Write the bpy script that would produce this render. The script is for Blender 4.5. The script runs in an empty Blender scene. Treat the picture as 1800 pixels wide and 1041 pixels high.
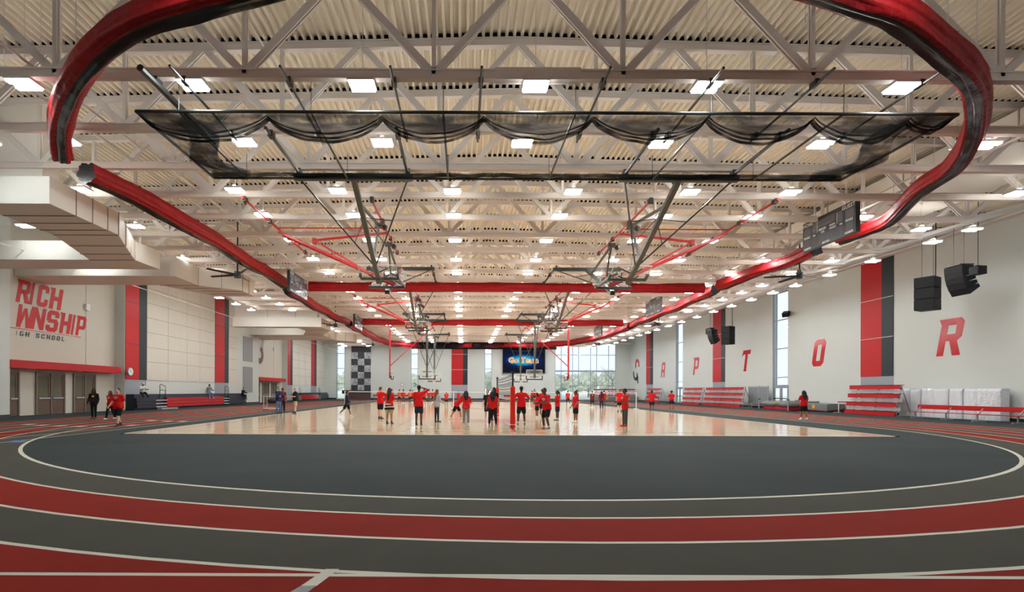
import bpy, bmesh, math, random
from mathutils import Vector, Matrix, noise

random.seed(7)
SC = bpy.context.scene
COL = SC.collection
PI = math.pi

# ------------------------------------------------------------------ camera, sky, exposure
cam_d = bpy.data.cameras.new('camera')
cam = bpy.data.objects.new('camera', cam_d)
COL.objects.link(cam)
cam.location = (0, 0, 1.62)
cam.rotation_euler = (PI / 2, -0.004, 0)
cam_d.sensor_width = 36.0
cam_d.lens = 18.0
cam_d.shift_x = 85 / 1800
cam_d.shift_y = 167.5 / 1800
cam_d.clip_start = 0.1
cam_d.clip_end = 600
SC.camera = cam

world = bpy.data.worlds.new('overcast_sky')
SC.world = world
world.use_nodes = True
wb = world.node_tree.nodes['Background']
wb.inputs['Color'].default_value = (0.80, 0.90, 1.0, 1)
wb.inputs['Strength'].default_value = 1.1

SC.view_settings.view_transform = 'Standard'
SC.view_settings.look = 'None'
SC.view_settings.gamma = 1.0
SC.view_settings.use_curve_mapping = False
SC.view_settings.exposure = 0.13
LAMP_E = 95.0
cy = SC.cycles
cy.max_bounces = 8
cy.diffuse_bounces = 4
cy.glossy_bounces = 3
cy.transmission_bounces = 4
cy.transparent_max_bounces = 16
cy.sample_clamp_indirect = 4.0
cy.sample_clamp_direct = 15.0
cy.caustics_reflective = False
cy.caustics_refractive = False
cy.use_light_tree = True

# ------------------------------------------------------------------ materials
def lin(c):
    return tuple(((v / 255) / 12.92 if v / 255 <= 0.04045 else ((v / 255 + 0.055) / 1.055) ** 2.4) for v in c) + (1.0,)

def mat(name, c, rough=0.55, spec=0.5, metal=0.0, vary=0.0, vscale=3.0, bump=0.0, bscale=20.0, stretch=None, coat=0.0):
    m = bpy.data.materials.new(name)
    m.use_nodes = True
    nt = m.node_tree
    b = nt.nodes['Principled BSDF']
    b.inputs['Base Color'].default_value = lin(c)
    b.inputs['Roughness'].default_value = rough
    b.inputs['Metallic'].default_value = metal
    b.inputs['Specular IOR Level'].default_value = spec
    if coat:
        b.inputs['Coat Weight'].default_value = coat
        b.inputs['Coat Roughness'].default_value = 0.1
    if vary or bump:
        tc = nt.nodes.new('ShaderNodeTexCoord')
        mp = nt.nodes.new('ShaderNodeMapping')
        nt.links.new(tc.outputs['Object'], mp.inputs['Vector'])
        if stretch:
            mp.inputs['Scale'].default_value = stretch
    if vary:
        n = nt.nodes.new('ShaderNodeTexNoise')
        n.inputs['Scale'].default_value = vscale
        n.inputs['Detail'].default_value = 4
        nt.links.new(mp.outputs['Vector'], n.inputs['Vector'])
        r = nt.nodes.new('ShaderNodeValToRGB')
        a = lin(c)
        r.color_ramp.elements[0].position = 0.3
        r.color_ramp.elements[1].position = 0.7
        r.color_ramp.elements[0].color = tuple(v * (1 - vary) for v in a[:3]) + (1,)
        r.color_ramp.elements[1].color = tuple(min(1, v * (1 + vary)) for v in a[:3]) + (1,)
        nt.links.new(n.outputs['Fac'], r.inputs['Fac'])
        nt.links.new(r.outputs['Color'], b.inputs['Base Color'])
    if bump:
        n2 = nt.nodes.new('ShaderNodeTexNoise')
        n2.inputs['Scale'].default_value = bscale
        n2.inputs['Detail'].default_value = 3
        nt.links.new(mp.outputs['Vector'], n2.inputs['Vector'])
        bn = nt.nodes.new('ShaderNodeBump')
        bn.inputs['Strength'].default_value = bump
        bn.inputs['Distance'].default_value = 0.05
        nt.links.new(n2.outputs['Fac'], bn.inputs['Height'])
        nt.links.new(bn.outputs['Normal'], b.inputs['Normal'])
    return m

def emat(name, c, strength):
    m = bpy.data.materials.new(name)
    m.use_nodes = True
    nt = m.node_tree
    nt.nodes.clear()
    e = nt.nodes.new('ShaderNodeEmission')
    e.inputs['Color'].default_value = lin(c)
    e.inputs['Strength'].default_value = strength
    o = nt.nodes.new('ShaderNodeOutputMaterial')
    nt.links.new(e.outputs[0], o.inputs[0])
    return m

def seethrough(name, c, fac, scale=0.0, lo=0.2, hi=0.8, glossy=False, stretch=None):
    """transparent surface with some share of a diffuse (or glossy) one"""
    m = bpy.data.materials.new(name)
    m.use_nodes = True
    nt = m.node_tree
    nt.nodes.clear()
    t = nt.nodes.new('ShaderNodeBsdfTransparent')
    d = nt.nodes.new('ShaderNodeBsdfGlossy' if glossy else 'ShaderNodeBsdfDiffuse')
    d.inputs['Color'].default_value = lin(c)
    if glossy:
        d.inputs['Roughness'].default_value = 0.02
    mx = nt.nodes.new('ShaderNodeMixShader')
    mx.inputs[0].default_value = fac
    if scale:
        tc = nt.nodes.new('ShaderNodeTexCoord')
        mp = nt.nodes.new('ShaderNodeMapping')
        if stretch:
            mp.inputs['Scale'].default_value = stretch
        n = nt.nodes.new('ShaderNodeTexNoise')
        n.inputs['Scale'].default_value = scale
        n.inputs['Detail'].default_value = 3
        mr = nt.nodes.new('ShaderNodeMapRange')
        mr.inputs[1].default_value = 0.35
        mr.inputs[2].default_value = 0.65
        mr.inputs[3].default_value = lo
        mr.inputs[4].default_value = hi
        nt.links.new(tc.outputs['Object'], mp.inputs['Vector'])
        nt.links.new(mp.outputs['Vector'], n.inputs['Vector'])
        nt.links.new(n.outputs['Fac'], mr.inputs[0])
        nt.links.new(mr.outputs[0], mx.inputs[0])
    o = nt.nodes.new('ShaderNodeOutputMaterial')
    nt.links.new(t.outputs[0], mx.inputs[1])
    nt.links.new(d.outputs[0], mx.inputs[2])
    nt.links.new(mx.outputs[0], o.inputs[0])
    return m

def grid_mat(name, c, cell, wire):
    """a square netting: opaque cords, open cells (UV in metres)"""
    m = bpy.data.materials.new(name)
    m.use_nodes = True
    nt = m.node_tree
    nt.nodes.clear()
    uv = nt.nodes.new('ShaderNodeUVMap')
    sp = nt.nodes.new('ShaderNodeSeparateXYZ')
    nt.links.new(uv.outputs[0], sp.inputs[0])
    outs = []
    for k in (0, 1):
        a = nt.nodes.new('ShaderNodeMath'); a.operation = 'MODULO'
        a.inputs[1].default_value = cell
        nt.links.new(sp.outputs[k], a.inputs[0])
        b = nt.nodes.new('ShaderNodeMath'); b.operation = 'LESS_THAN'
        b.inputs[1].default_value = wire
        nt.links.new(a.outputs[0], b.inputs[0])
        outs.append(b)
    mxm = nt.nodes.new('ShaderNodeMath'); mxm.operation = 'MAXIMUM'
    nt.links.new(outs[0].outputs[0], mxm.inputs[0])
    nt.links.new(outs[1].outputs[0], mxm.inputs[1])
    t = nt.nodes.new('ShaderNodeBsdfTransparent')
    d = nt.nodes.new('ShaderNodeBsdfDiffuse')
    d.inputs['Color'].default_value = lin(c)
    mx = nt.nodes.new('ShaderNodeMixShader')
    o = nt.nodes.new('ShaderNodeOutputMaterial')
    nt.links.new(mxm.outputs[0], mx.inputs[0])
    nt.links.new(t.outputs[0], mx.inputs[1])
    nt.links.new(d.outputs[0], mx.inputs[2])
    nt.links.new(mx.outputs[0], o.inputs[0])
    return m

M = {}
def mk(key, *a, **k):
    M[key] = mat(key, *a, **k)
    return M[key]

mk('infield', (60, 66, 67), 0.9, 0.06, vary=0.10, vscale=0.35, bump=0.08, bscale=120)
mk('lane_grey', (80, 79, 73), 0.9, 0.06, vary=0.05, vscale=1.2, bump=0.1, bscale=140)
mk('lane_red', (140, 40, 32), 0.9, 0.06, vary=0.06, vscale=1.2, bump=0.1, bscale=140)
mk('line_white', (214, 210, 194), 0.6, 0.3)
mk('mark_black', (34, 34, 36), 0.4)
mk('mark_blue', (70, 110, 170), 0.6)
mk('court_red', (214, 122, 112), 0.16, 0.6)
mk('court_white', (236, 228, 214), 0.25, 0.5)
mk('court_line', (150, 124, 104), 0.16, 0.6)
mk('wall_paint', (208, 212, 208), 0.42, 0.4, vary=0.015, vscale=0.5)
mk('wall_warm', (206, 202, 190), 0.5, 0.35)
mk('wall_grey', (150, 156, 164), 0.45, 0.4)
mk('panel_cloth', (216, 210, 200), 0.85, 0.15, vary=0.02, vscale=1.0)
mk('panel_red', (184, 20, 26), 0.5, 0.3)
mk('panel_dark', (38, 47, 52), 0.5, 0.3)
mk('seam', (120, 112, 104), 0.8)
mk('flute_dark', (16, 14, 12), 0.9, 0.1)
mk('seam_light', (190, 186, 182), 0.5)
mk('letter_red', (190, 24, 34), 0.13, 0.55)
mk('letter_matt', (196, 26, 36), 0.5, 0.3)
mk('letter_black', (40, 38, 40), 0.4)
mk('deck', (246, 237, 220), 0.6, 0.3)
mk('steel', (236, 230, 226), 0.5, 0.4)
mk('steel_pink', (244, 232, 224), 0.5, 0.4)
mk('duct', (244, 240, 232), 0.5, 0.4)
mk('duct_seam', (168, 158, 148), 0.6)
mk('vinyl_red', (152, 18, 24), 0.55, 0.2, vary=0.12, vscale=2.0, bump=0.9, bscale=4.0)
mk('vinyl_black', (15, 16, 18), 0.26, 0.45, bump=0.6, bscale=1.3)
mk('black_steel', (44, 46, 44), 0.4, 0.5)
mk('dark_steel', (70, 72, 68), 0.4, 0.5)
mk('red_steel', (192, 26, 30), 0.35, 0.5)
mk('white_metal', (225, 225, 222), 0.4, 0.5)
mk('grey_metal', (150, 154, 160), 0.4, 0.5)
mk('alu', (176, 182, 190), 0.35, 0.5, metal=0.3)
mk('frame_alu', (150, 164, 176), 0.4, 0.5)
mk('rim_orange', (228, 84, 44), 0.4, 0.5)
mk('cord_white', (222, 222, 218), 0.7)
mk('board_black', (40, 44, 46), 0.35, 0.5)
mk('digit_panel', (96, 98, 110), 0.08, 0.6)
mk('print_white', (235, 235, 235), 0.5)
mk('wood_door', (96, 74, 62), 0.45, 0.4, vary=0.15, vscale=2, stretch=(8, 8, 0.6))
mk('door_frame', (120, 112, 100), 0.4, 0.5)
mk('base_dark', (40, 46, 56), 0.5)
mk('speaker', (20, 22, 25), 0.6, 0.25, bump=0.1, bscale=200)
mk('bleach_red', (190, 28, 34), 0.22, 0.5)
mk('bleach_navy', (34, 42, 56), 0.4, 0.4)
mk('bleach_plank', (196, 200, 206), 0.3, 0.5)
mk('wrap', (232, 234, 240), 0.3, 0.5, bump=0.9, bscale=4.0, stretch=(1, 1.6, 0.35))
mk('wrap_crumple', (232, 234, 240), 0.3, 0.5, bump=1.0, bscale=7.0, stretch=(1, 0.7, 1.8))
mk('mat_grey', (120, 122, 124), 0.6, 0.3, bump=0.6, bscale=3)
mk('mat_red', (168, 26, 34), 0.5, 0.3, bump=0.4, bscale=4)
mk('yellow', (226, 178, 40), 0.5)
mk('climb_dark', (66, 64, 70), 0.7, 0.2, vary=0.25, vscale=2.5, bump=0.4, bscale=4)
mk('climb_light', (166, 168, 172), 0.7, 0.2, vary=0.45, vscale=3.5, bump=0.5, bscale=4)
mk('maroon', (74, 32, 36), 0.5)
mk('vent', (150, 148, 148), 0.6)
mk('pad_red', (222, 34, 30), 0.4, 0.4)
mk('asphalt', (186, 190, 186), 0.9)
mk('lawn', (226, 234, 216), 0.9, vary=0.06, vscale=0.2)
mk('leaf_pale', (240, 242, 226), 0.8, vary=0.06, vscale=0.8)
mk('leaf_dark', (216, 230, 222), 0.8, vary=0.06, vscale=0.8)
mk('bark', (160, 156, 150), 0.9)
M['glass'] = seethrough('glass', (255, 255, 255), 0.07, glossy=True)
M['board_glass'] = seethrough('board_glass', (225, 232, 225), 0.13)
M['door_glass'] = seethrough('door_glass', (128, 126, 108), 0.65)
M['cage_net'] = seethrough('cage_net', (26, 28, 28), 0.5, scale=2.2, lo=0.14, hi=0.42, stretch=(0.5, 1, 3))
M['cage_net_thick'] = seethrough('cage_net_thick', (24, 26, 26), 0.8, scale=3.0, lo=0.4, hi=0.85, stretch=(0.6, 1, 2))
M['screen_mesh'] = seethrough('screen_mesh', (150, 152, 158), 0.72)
M['net_black'] = grid_mat('net_black', (40, 40, 44), 0.14, 0.022)
M['net_fine'] = grid_mat('net_fine', (90, 90, 96), 0.12, 0.008)
M['lamp'] = emat('lamp', (246, 252, 250), LAMP_E)
M['added_up_glow'] = emat('added_up_glow', (255, 250, 238), LAMP_E * 0.40)  # invented upward glow that brightens the roof deck
M['steel'].node_tree.nodes['Principled BSDF'].inputs['Roughness'].default_value = 0.55

def wood_floor():
    m = bpy.data.materials.new('maple_floor')
    m.use_nodes = True
    nt = m.node_tree
    b = nt.nodes['Principled BSDF']
    tc = nt.nodes.new('ShaderNodeTexCoord')
    br = nt.nodes.new('ShaderNodeTexBrick')
    br.inputs['Scale'].default_value = 1.0
    br.inputs['Brick Width'].default_value = 2.4
    br.inputs['Row Height'].default_value = 0.30
    br.inputs['Mortar Size'].default_value = 0.004
    br.inputs['Color1'].default_value = lin((232, 204, 168))
    br.inputs['Color2'].default_value = lin((220, 190, 152))
    br.inputs['Mortar'].default_value = lin((176, 146, 110))
    nt.links.new(tc.outputs['Object'], br.inputs['Vector'])
    nt.links.new(br.outputs['Color'], b.inputs['Base Color'])
    b.inputs['Roughness'].default_value = 0.11
    b.inputs['Specular IOR Level'].default_value = 0.6
    b.inputs['Coat Weight'].default_value = 0.0
    b.inputs['Coat Roughness'].default_value = 0.08
    return m
M['wood'] = wood_floor()

def screen_mat(cx, cz, w, h):
    """video board picture: dark blue with a cyan glowing oval and blue streaks"""
    m = bpy.data.materials.new('video_picture')
    m.use_nodes = True
    nt = m.node_tree
    nt.nodes.clear()
    tc = nt.nodes.new('ShaderNodeTexCoord')
    mp = nt.nodes.new('ShaderNodeMapping')
    mp.inputs['Location'].default_value = (-cx / (w * 0.36), 0, -cz / (h * 0.21))
    mp.inputs['Scale'].default_value = (1 / (w * 0.36), 0, 1 / (h * 0.21))
    nt.links.new(tc.outputs['Object'], mp.inputs['Vector'])
    ns = nt.nodes.new('ShaderNodeTexNoise')
    ns.inputs['Scale'].default_value = 2.6
    ns.inputs['Detail'].default_value = 5
    nt.links.new(tc.outputs['Object'], ns.inputs['Vector'])
    ln = nt.nodes.new('ShaderNodeVectorMath'); ln.operation = 'LENGTH'
    nt.links.new(mp.outputs['Vector'], ln.inputs[0])
    ad = nt.nodes.new('ShaderNodeMath'); ad.operation = 'MULTIPLY_ADD'
    ad.inputs[1].default_value = 0.5
    nt.links.new(ns.outputs['Fac'], ad.inputs[0])
    nt.links.new(ln.outputs['Value'], ad.inputs[2])
    r = nt.nodes.new('ShaderNodeValToRGB')
    cr = r.color_ramp
    cr.elements[0].position = 0.0; cr.elements[0].color = lin((16, 70, 110))
    cr.elements[1].position = 1.0; cr.elements[1].color = lin((24, 30, 48))
    e = cr.elements.new(0.35); e.color = lin((70, 215, 235))
    e = cr.elements.new(0.60); e.color = lin((20, 130, 185))
    e = cr.elements.new(0.74); e.color = lin((22, 40, 90))
    mul = nt.nodes.new('ShaderNodeMath'); mul.operation = 'MULTIPLY'
    mul.inputs[1].default_value = 0.55
    nt.links.new(ad.outputs[0], mul.inputs[0])
    nt.links.new(mul.outputs[0], r.inputs['Fac'])
    em = nt.nodes.new('ShaderNodeEmission')
    em.inputs['Strength'].default_value = 0.75
    nt.links.new(r.outputs['Color'], em.inputs['Color'])
    o = nt.nodes.new('ShaderNodeOutputMaterial')
    nt.links.new(em.outputs[0], o.inputs[0])
    return m

# ------------------------------------------------------------------ mesh helpers
WL = {}          # world location of every object made, by name

class MB:
    """collects geometry in world coordinates; build() links it as ONE mesh object"""
    def __init__(s):
        s.v, s.f, s.mi, s.mats, s.uv = [], [], [], [], {}
        s.cur = 0
        s.smooth = False
    def use(s, m):
        if m not in s.mats:
            s.mats.append(m)
        s.cur = s.mats.index(m)
        return s
    def face(s, idx):
        s.f.append(tuple(idx)); s.mi.append(s.cur)
    def poly(s, pts):
        n = len(s.v); s.v += [tuple(p) for p in pts]; s.face(range(n, n + len(pts)))
    def box(s, x0, x1, y0, y1, z0, z1):
        n = len(s.v)
        s.v += [(x, y, z) for z in (z0, z1) for y in (y0, y1) for x in (x0, x1)]
        for q in ((0, 2, 3, 1), (4, 5, 7, 6), (0, 1, 5, 4), (2, 6, 7, 3), (0, 4, 6, 2), (1, 3, 7, 5)):
            s.face([n + k for k in q])
        return s
    def bar(s, a, b, w, h=None, up=(0, 0, 1)):
        """rectangular bar from a to b"""
        h = h or w
        a, b = Vector(a), Vector(b)
        d = (b - a).normalized()
        u = Vector(up)
        if abs(d.dot(u)) > 0.99:
            u = Vector((0, 1, 0))
        r = d.cross(u).normalized(); u = r.cross(d).normalized()
        n = len(s.v)
        for p in (a, b):
            for i, j in ((-1, -1), (1, -1), (1, 1), (-1, 1)):
                s.v.append(tuple(p + r * (w / 2 * i) + u * (h / 2 * j)))
        for q in ((0, 3, 2, 1), (4, 5, 6, 7), (0, 1, 5, 4), (1, 2, 6, 5), (2, 3, 7, 6), (3, 0, 4, 7)):
            s.face([n + k for k in q])
        return s
    def tube(s, pts, r, seg=8, caps=True, r2=None):
        pts = [Vector(p) for p in pts]
        n0 = len(s.v)
        m = len(pts)
        prev = None
        for k, p in enumerate(pts):
            d = (pts[min(k + 1, m - 1)] - pts[max(k - 1, 0)]).normalized()
            u = Vector((0, 0, 1)) if abs(d.z) < 0.98 else Vector((0, 1, 0))
            a = d.cross(u).normalized(); b = a.cross(d).normalized()
            rr = r if r2 is None else r + (r2 - r) * k / max(1, m - 1)
            for q in range(seg):
                t = 2 * PI * q / seg
                s.v.append(tuple(p + a * (rr * math.cos(t)) + b * (rr * math.sin(t))))
        for k in range(m - 1):
            for q in range(seg):
                q2 = (q + 1) % seg
                s.face([n0 + k * seg + q, n0 + k * seg + q2, n0 + (k + 1) * seg + q2, n0 + (k + 1) * seg + q])
        if caps:
            s.face([n0 + q for q in range(seg)][::-1])
            s.face([n0 + (m - 1) * seg + q for q in range(seg)])
        return s
    def sweep(s, rings, closed=True, caps=True):
        """rings: list of equal-length point lists"""
        n0 = len(s.v); L = len(rings[0])
        for r in rings:
            s.v += [tuple(p) for p in r]
        e = L if closed else L - 1
        for k in range(len(rings) - 1):
            for q in range(e):
                q2 = (q + 1) % L
                s.face([n0 + k * L + q, n0 + k * L + q2, n0 + (k + 1) * L + q2, n0 + (k + 1) * L + q])
        if caps and closed:
            s.face([n0 + q for q in range(L)][::-1])
            s.face([n0 + (len(rings) - 1) * L + q for q in range(L)])
        return s
    def prism(s, foot, z0, z1):
        """vertical prism over a footprint of (x, y)"""
        n = len(s.v); L = len(foot)
        s.v += [(x, y, z0) for x, y in foot] + [(x, y, z1) for x, y in foot]
        s.face([n + k for k in range(L)][::-1]); s.face([n + L + k for k in range(L)])
        for k in range(L):
            k2 = (k + 1) % L
            s.face([n + k, n + k2, n + L + k2, n + L + k])
        return s
    def ball(s, c, rx, ry=None, rz=None, seg=12, rings=8, rot=None):
        ry = ry or rx; rz = rz or rx
        c = Vector(c)
        n = len(s.v)
        def put(x, y, z):
            p = Vector((x * rx, y * ry, z * rz))
            if rot is not None:
                p = rot @ p
            s.v.append(tuple(c + p))
        put(0, 0, -1)
        for k in range(1, rings):
            t = PI * k / rings
            for q in range(seg):
                a = 2 * PI * q / seg
                put(math.sin(t) * math.cos(a), math.sin(t) * math.sin(a), -math.cos(t))
        put(0, 0, 1)
        for q in range(seg):
            s.face([n, n + 1 + (q + 1) % seg, n + 1 + q])
            top = n + 1 + (rings - 1) * seg
            s.face([top, top - seg + q, top - seg + (q + 1) % seg])
        for k in range(rings - 2):
            for q in range(seg):
                q2 = (q + 1) % seg
                a = n + 1 + k * seg
                s.face([a + q, a + q2, a + seg + q2, a + seg + q])
        return s
    def build(s, name, m=None, parent=None, loc=None, smooth=False, bevel=0.0):
        if loc is None:
            loc = WL[parent.name] if parent is not None else Vector((0, 0, 0))
        loc = Vector(loc)
        me = bpy.data.meshes.new(name)
        me.from_pydata([tuple(Vector(p) - loc) for p in s.v], [], s.f)
        if m is not None:
            me.materials.append(m)
        else:
            for mm in s.mats:
                me.materials.append(mm)
            me.polygons.foreach_set('material_index', s.mi)
        if smooth or s.smooth:
            me.polygons.foreach_set('use_smooth', [True] * len(s.f))
        if s.uv:
            ul = me.uv_layers.new(name='uv')
            for pi, uvs in s.uv.items():
                p = me.polygons[pi]
                for li, uv in zip(p.loop_indices, uvs):
                    ul.data[li].uv = uv
        me.update()
        o = bpy.data.objects.new(name, me)
        COL.objects.link(o)
        if parent is not None:
            o.parent = parent
            o.location = loc - WL[parent.name]
        else:
            o.location = loc
        WL[o.name] = loc.copy()
        if bevel:
            b = o.modifiers.new('bevel', 'BEVEL')
            b.width = bevel; b.segments = 2; b.limit_method = 'ANGLE'
        return o

def tag(o, label=None, cat=None, group=None, kind=None):
    if label: o['label'] = label
    if cat: o['category'] = cat
    if group: o['group'] = group
    if kind: o['kind'] = kind
    return o

def empty(name, loc, label=None, cat=None, group=None):
    o = bpy.data.objects.new(name, None)
    COL.objects.link(o)
    o.location = loc
    o.empty_display_size = 0.2
    WL[o.name] = Vector(loc)
    return tag(o, label, cat, group)

def kids(o):
    return [c for c in bpy.data.objects if c.parent == o]

def copy_tree(o, shift=None, label=None, group=None, parent=None, children=None):
    c = o.copy()
    COL.objects.link(c)
    if parent is not None:
        c.parent = parent
    if shift is not None:
        c.location = Vector(o.location) + Vector(shift)
        WL[c.name] = WL[o.name] + Vector(shift)
    if label: c['label'] = label
    if group: c['group'] = group
    for ch in (children[o.name] if children is not None else kids(o)):
        copy_tree(ch, parent=c, children=children)
    return c

def tree_of(o):
    """children lists of o and its parts, read once"""
    d = {}
    for x in bpy.data.objects:
        d.setdefault(x.name, [])
        if x.parent is not None:
            d.setdefault(x.parent.name, []).append(x)
    return d

def struct(mb, name, m=None, parent=None, **k):
    o = mb.build(name, m, parent, **k)
    if parent is None:
        o['kind'] = 'structure'
    return o

ORD = ['first', 'second', 'third', 'fourth', 'fifth', 'sixth', 'seventh', 'eighth', 'ninth', 'tenth', 'eleventh', 'twelfth',
       'thirteenth', 'fourteenth', 'fifteenth', 'sixteenth', 'seventeenth', 'eighteenth', 'nineteenth', 'twentieth',
       'twenty-first', 'twenty-second', 'twenty-third', 'twenty-fourth', 'twenty-fifth', 'twenty-sixth', 'twenty-seventh',
       'twenty-eighth', 'twenty-ninth', 'thirtieth', 'thirty-first', 'thirty-second']

# measured points of the photograph -> places in the hall (camera height 1.62 m, focal length 900 px)
def at_height(x, y, Z):
    yy = y - 0.004 * (x - 815)
    d = 900 * (Z - 1.62) / (688 - yy)
    return Vector(((x - 815) / 900 * d, d, Z))
def on_floor(x, y):
    return at_height(x, y, 0.0)
def at_depth(x, y, d):
    yy = y - 0.004 * (x - 815)
    return Vector(((x - 815) / 900 * d, d, 1.62 + (688 - yy) / 900 * d))

def text_geo(body, size, bold=0.0):
    c = bpy.data.curves.new('t', 'FONT')
    c.body = body; c.size = size; c.align_x = 'CENTER'; c.align_y = 'CENTER'; c.offset = bold
    c.resolution_u = 2; c.space_character = 1.08
    o = bpy.data.objects.new('t', c)
    COL.objects.link(o)
    dg = bpy.context.evaluated_depsgraph_get()
    me = bpy.data.meshes.new_from_object(o.evaluated_get(dg))
    vs = [tuple(v.co) for v in me.vertices]
    fs = [tuple(p.vertices) for p in me.polygons]
    bpy.data.objects.remove(o); bpy.data.curves.remove(c); bpy.data.meshes.remove(me)
    return vs, fs

def put_text(mb, body, size, origin, ux, uz, bold=0.0):
    vs, fs = text_geo(body, size, bold)
    n = len(mb.v)
    origin, ux, uz = Vector(origin), Vector(ux), Vector(uz)
    mb.v += [tuple(origin + ux * v[0] + uz * v[1]) for v in vs]
    for f in fs:
        mb.face([n + k for k in f])

# blocky slanted letters as convex pieces on a unit-high cell
def _ring(o, i):
    return [[o[k], o[(k + 1) % len(o)], i[(k + 1) % len(i)], i[k]] for k in range(len(o))]
def _oct(w, c, x0=0, y0=0, h=1):
    return [(x0 + c, y0), (x0 + w - c, y0), (x0 + w, y0 + c), (x0 + w, y0 + h - c), (x0 + w - c, y0 + h), (x0 + c, y0 + h), (x0, y0 + h - c), (x0, y0 + c)]
_W = 0.22
GLYPH = {
 'R': [[(0, 0), (.23, 0), (.23, 1), (0, 1)], [(-.1, 1), (0, .84), (0, 1)], [(.2, .82), (.72, .82), (.72, .9), (.6, 1), (.2, 1)],
       [(.5, .5), (.72, .55), (.72, .84), (.5, .84)], [(.2, .4), (.6, .4), (.72, .5), (.72, .58), (.2, .58)], [(.34, .42), (.58, .42), (.78, 0), (.52, 0)]],
 'P': [[(0, 0), (.23, 0), (.23, 1), (0, 1)], [(-.1, 1), (0, .84), (0, 1)], [(.2, .82), (.72, .82), (.72, .9), (.6, 1), (.2, 1)],
       [(.5, .42), (.72, .5), (.72, .84), (.5, .84)], [(.2, .32), (.6, .32), (.72, .42), (.72, .5), (.2, .5)]],
 'I': [[(0, 0), (.24, 0), (.24, 1), (0, 1)]],
 'C': [[(0, .12), (.23, .12), (.23, .88), (0, .88)], [(0, .12), (.12, 0), (.56, 0), (.68, .12), (.68, .2), (0, .2)], [(0, .8), (.68, .8), (.68, .88), (.56, 1), (.12, 1), (0, .88)],
       [(.46, .66), (.68, .66), (.68, .84), (.46, .84)], [(.46, .16), (.68, .16), (.68, .36), (.46, .36)]],
 'H': [[(0, 0), (.23, 0), (.23, 1), (0, 1)], [(-.1, 1), (0, .86), (0, 1)], [(.47, 0), (.7, 0), (.7, 1), (.47, 1)], [(.2, .4), (.5, .4), (.5, .6), (.2, .6)]],
 'W': [[(.06, 0), (.3, 0), (.2, 1), (0, 1)], [(.06, 0), (.26, 0), (.52, .86), (.36, .86)], [(.58, 0), (.8, 0), (.5, .86), (.4, .86)], [(.62, 0), (.82, 0), (.98, 1), (.76, 1)]],
 'N': [[(0, 0), (.2, 0), (.2, 1), (0, 1)], [(0, 1), (.22, 1), (.7, 0), (.5, 0)], [(.5, 0), (.7, 0), (.7, 1), (.5, 1)]],
 'S': [[(0, .12), (.12, 0), (.56, 0), (.68, .12), (.68, .2), (0, .2)], [(.46, .15), (.68, .15), (.68, .5), (.46, .56)], [(.1, .42), (.6, .42), (.6, .6), (.1, .6)],
       [(0, .5), (.22, .5), (.22, .86), (0, .86)], [(0, .8), (.68, .8), (.68, .88), (.56, 1), (.12, 1), (0, .88)], [(.46, .68), (.68, .68), (.68, .84), (.46, .84)], [(0, .16), (.22, .16), (.22, .3), (0, .3)]],
 'O': _ring(_oct(.7, .13), [(.23, .2), (.47, .2), (.47, .2), (.47, .8), (.47, .8), (.23, .8), (.23, .8), (.23, .2)]),
 'T': [[(-.06, .8), (.72, .8), (.72, 1), (0, 1)], [(.24, 0), (.48, 0), (.48, .84), (.24, .84)], [(-.08, .68), (.06, .8), (-.06, .8)], [(.2, 0), (.52, 0), (.48, .1), (.24, .1)]],
 'A': [[(0, 0), (.23, 0), (.23, .86), (0, .86)], [(.47, 0), (.7, 0), (.7, .86), (.47, .86)], [(0, .8), (.7, .8), (.7, .88), (.58, 1), (.12, 1), (0, .88)], [(.2, .32), (.5, .32), (.5, .5), (.2, .5)]],
 'G': [[(0, .12), (.23, .12), (.23, .88), (0, .88)], [(0, .12), (.12, 0), (.56, 0), (.68, .12), (.68, .2), (0, .2)], [(0, .8), (.68, .8), (.68, .88), (.56, 1), (.12, 1), (0, .88)],
       [(.46, .12), (.68, .12), (.68, .5), (.46, .5)], [(.34, .38), (.68, .38), (.68, .52), (.34, .52)]],
 'L': [[(0, 0), (.23, 0), (.23, 1), (0, 1)], [(.2, 0), (.62, 0), (.62, .2), (.2, .2)]],
}
def put_glyph(mb, ch, org, ux, uz, w, h, slant=0.2, thick=None, nrm=(1, 0, 0)):
    """one letter; ux is the reading direction, cell of w (per 0.7 wide) by h"""
    org, ux, uz, nrm = Vector(org), Vector(ux), Vector(uz), Vector(nrm)
    for ip, piece in enumerate(GLYPH[ch]):
        pts = []
        tk = 0.004 + 0.0012 * ip
        for x, y in piece:
            p = org + ux * ((x / 0.7) * w + slant * y * h) + uz * (y * h)
            if not pts or (p - pts[-1]).length > 1e-5:
                pts.append(p)
        n = len(mb.v); L = len(pts)
        mb.v += [tuple(p) for p in pts] + [tuple(p + nrm * tk) for p in pts]
        mb.face([n + k for k in range(L)]); mb.face([n + L + k for k in range(L)][::-1])
        for k in range(L):
            k2 = (k + 1) % L
            mb.face([n + k, n + L + k, n + L + k2, n + k2])
# ------------------------------------------------------------------ the setting: floor with its lanes
XL, XR, YN, YF = -26.5, 31.9, -12.0, 98.0
OX, OY0, OY1, OR = 1.465, 25.26, 69.5, 17.64     # inner lane of the oval: centre line, bend centres, radius

def oval(r, seg=72):
    pts = []
    for k in range(seg + 1):
        t = PI + PI * k / seg
        pts.append((OX + r * math.cos(t), OY0 + r * math.sin(t)))
    for k in range(seg + 1):
        t = PI * k / seg
        pts.append((OX + r * math.cos(t), OY1 + r * math.sin(t)))
    return pts

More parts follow.
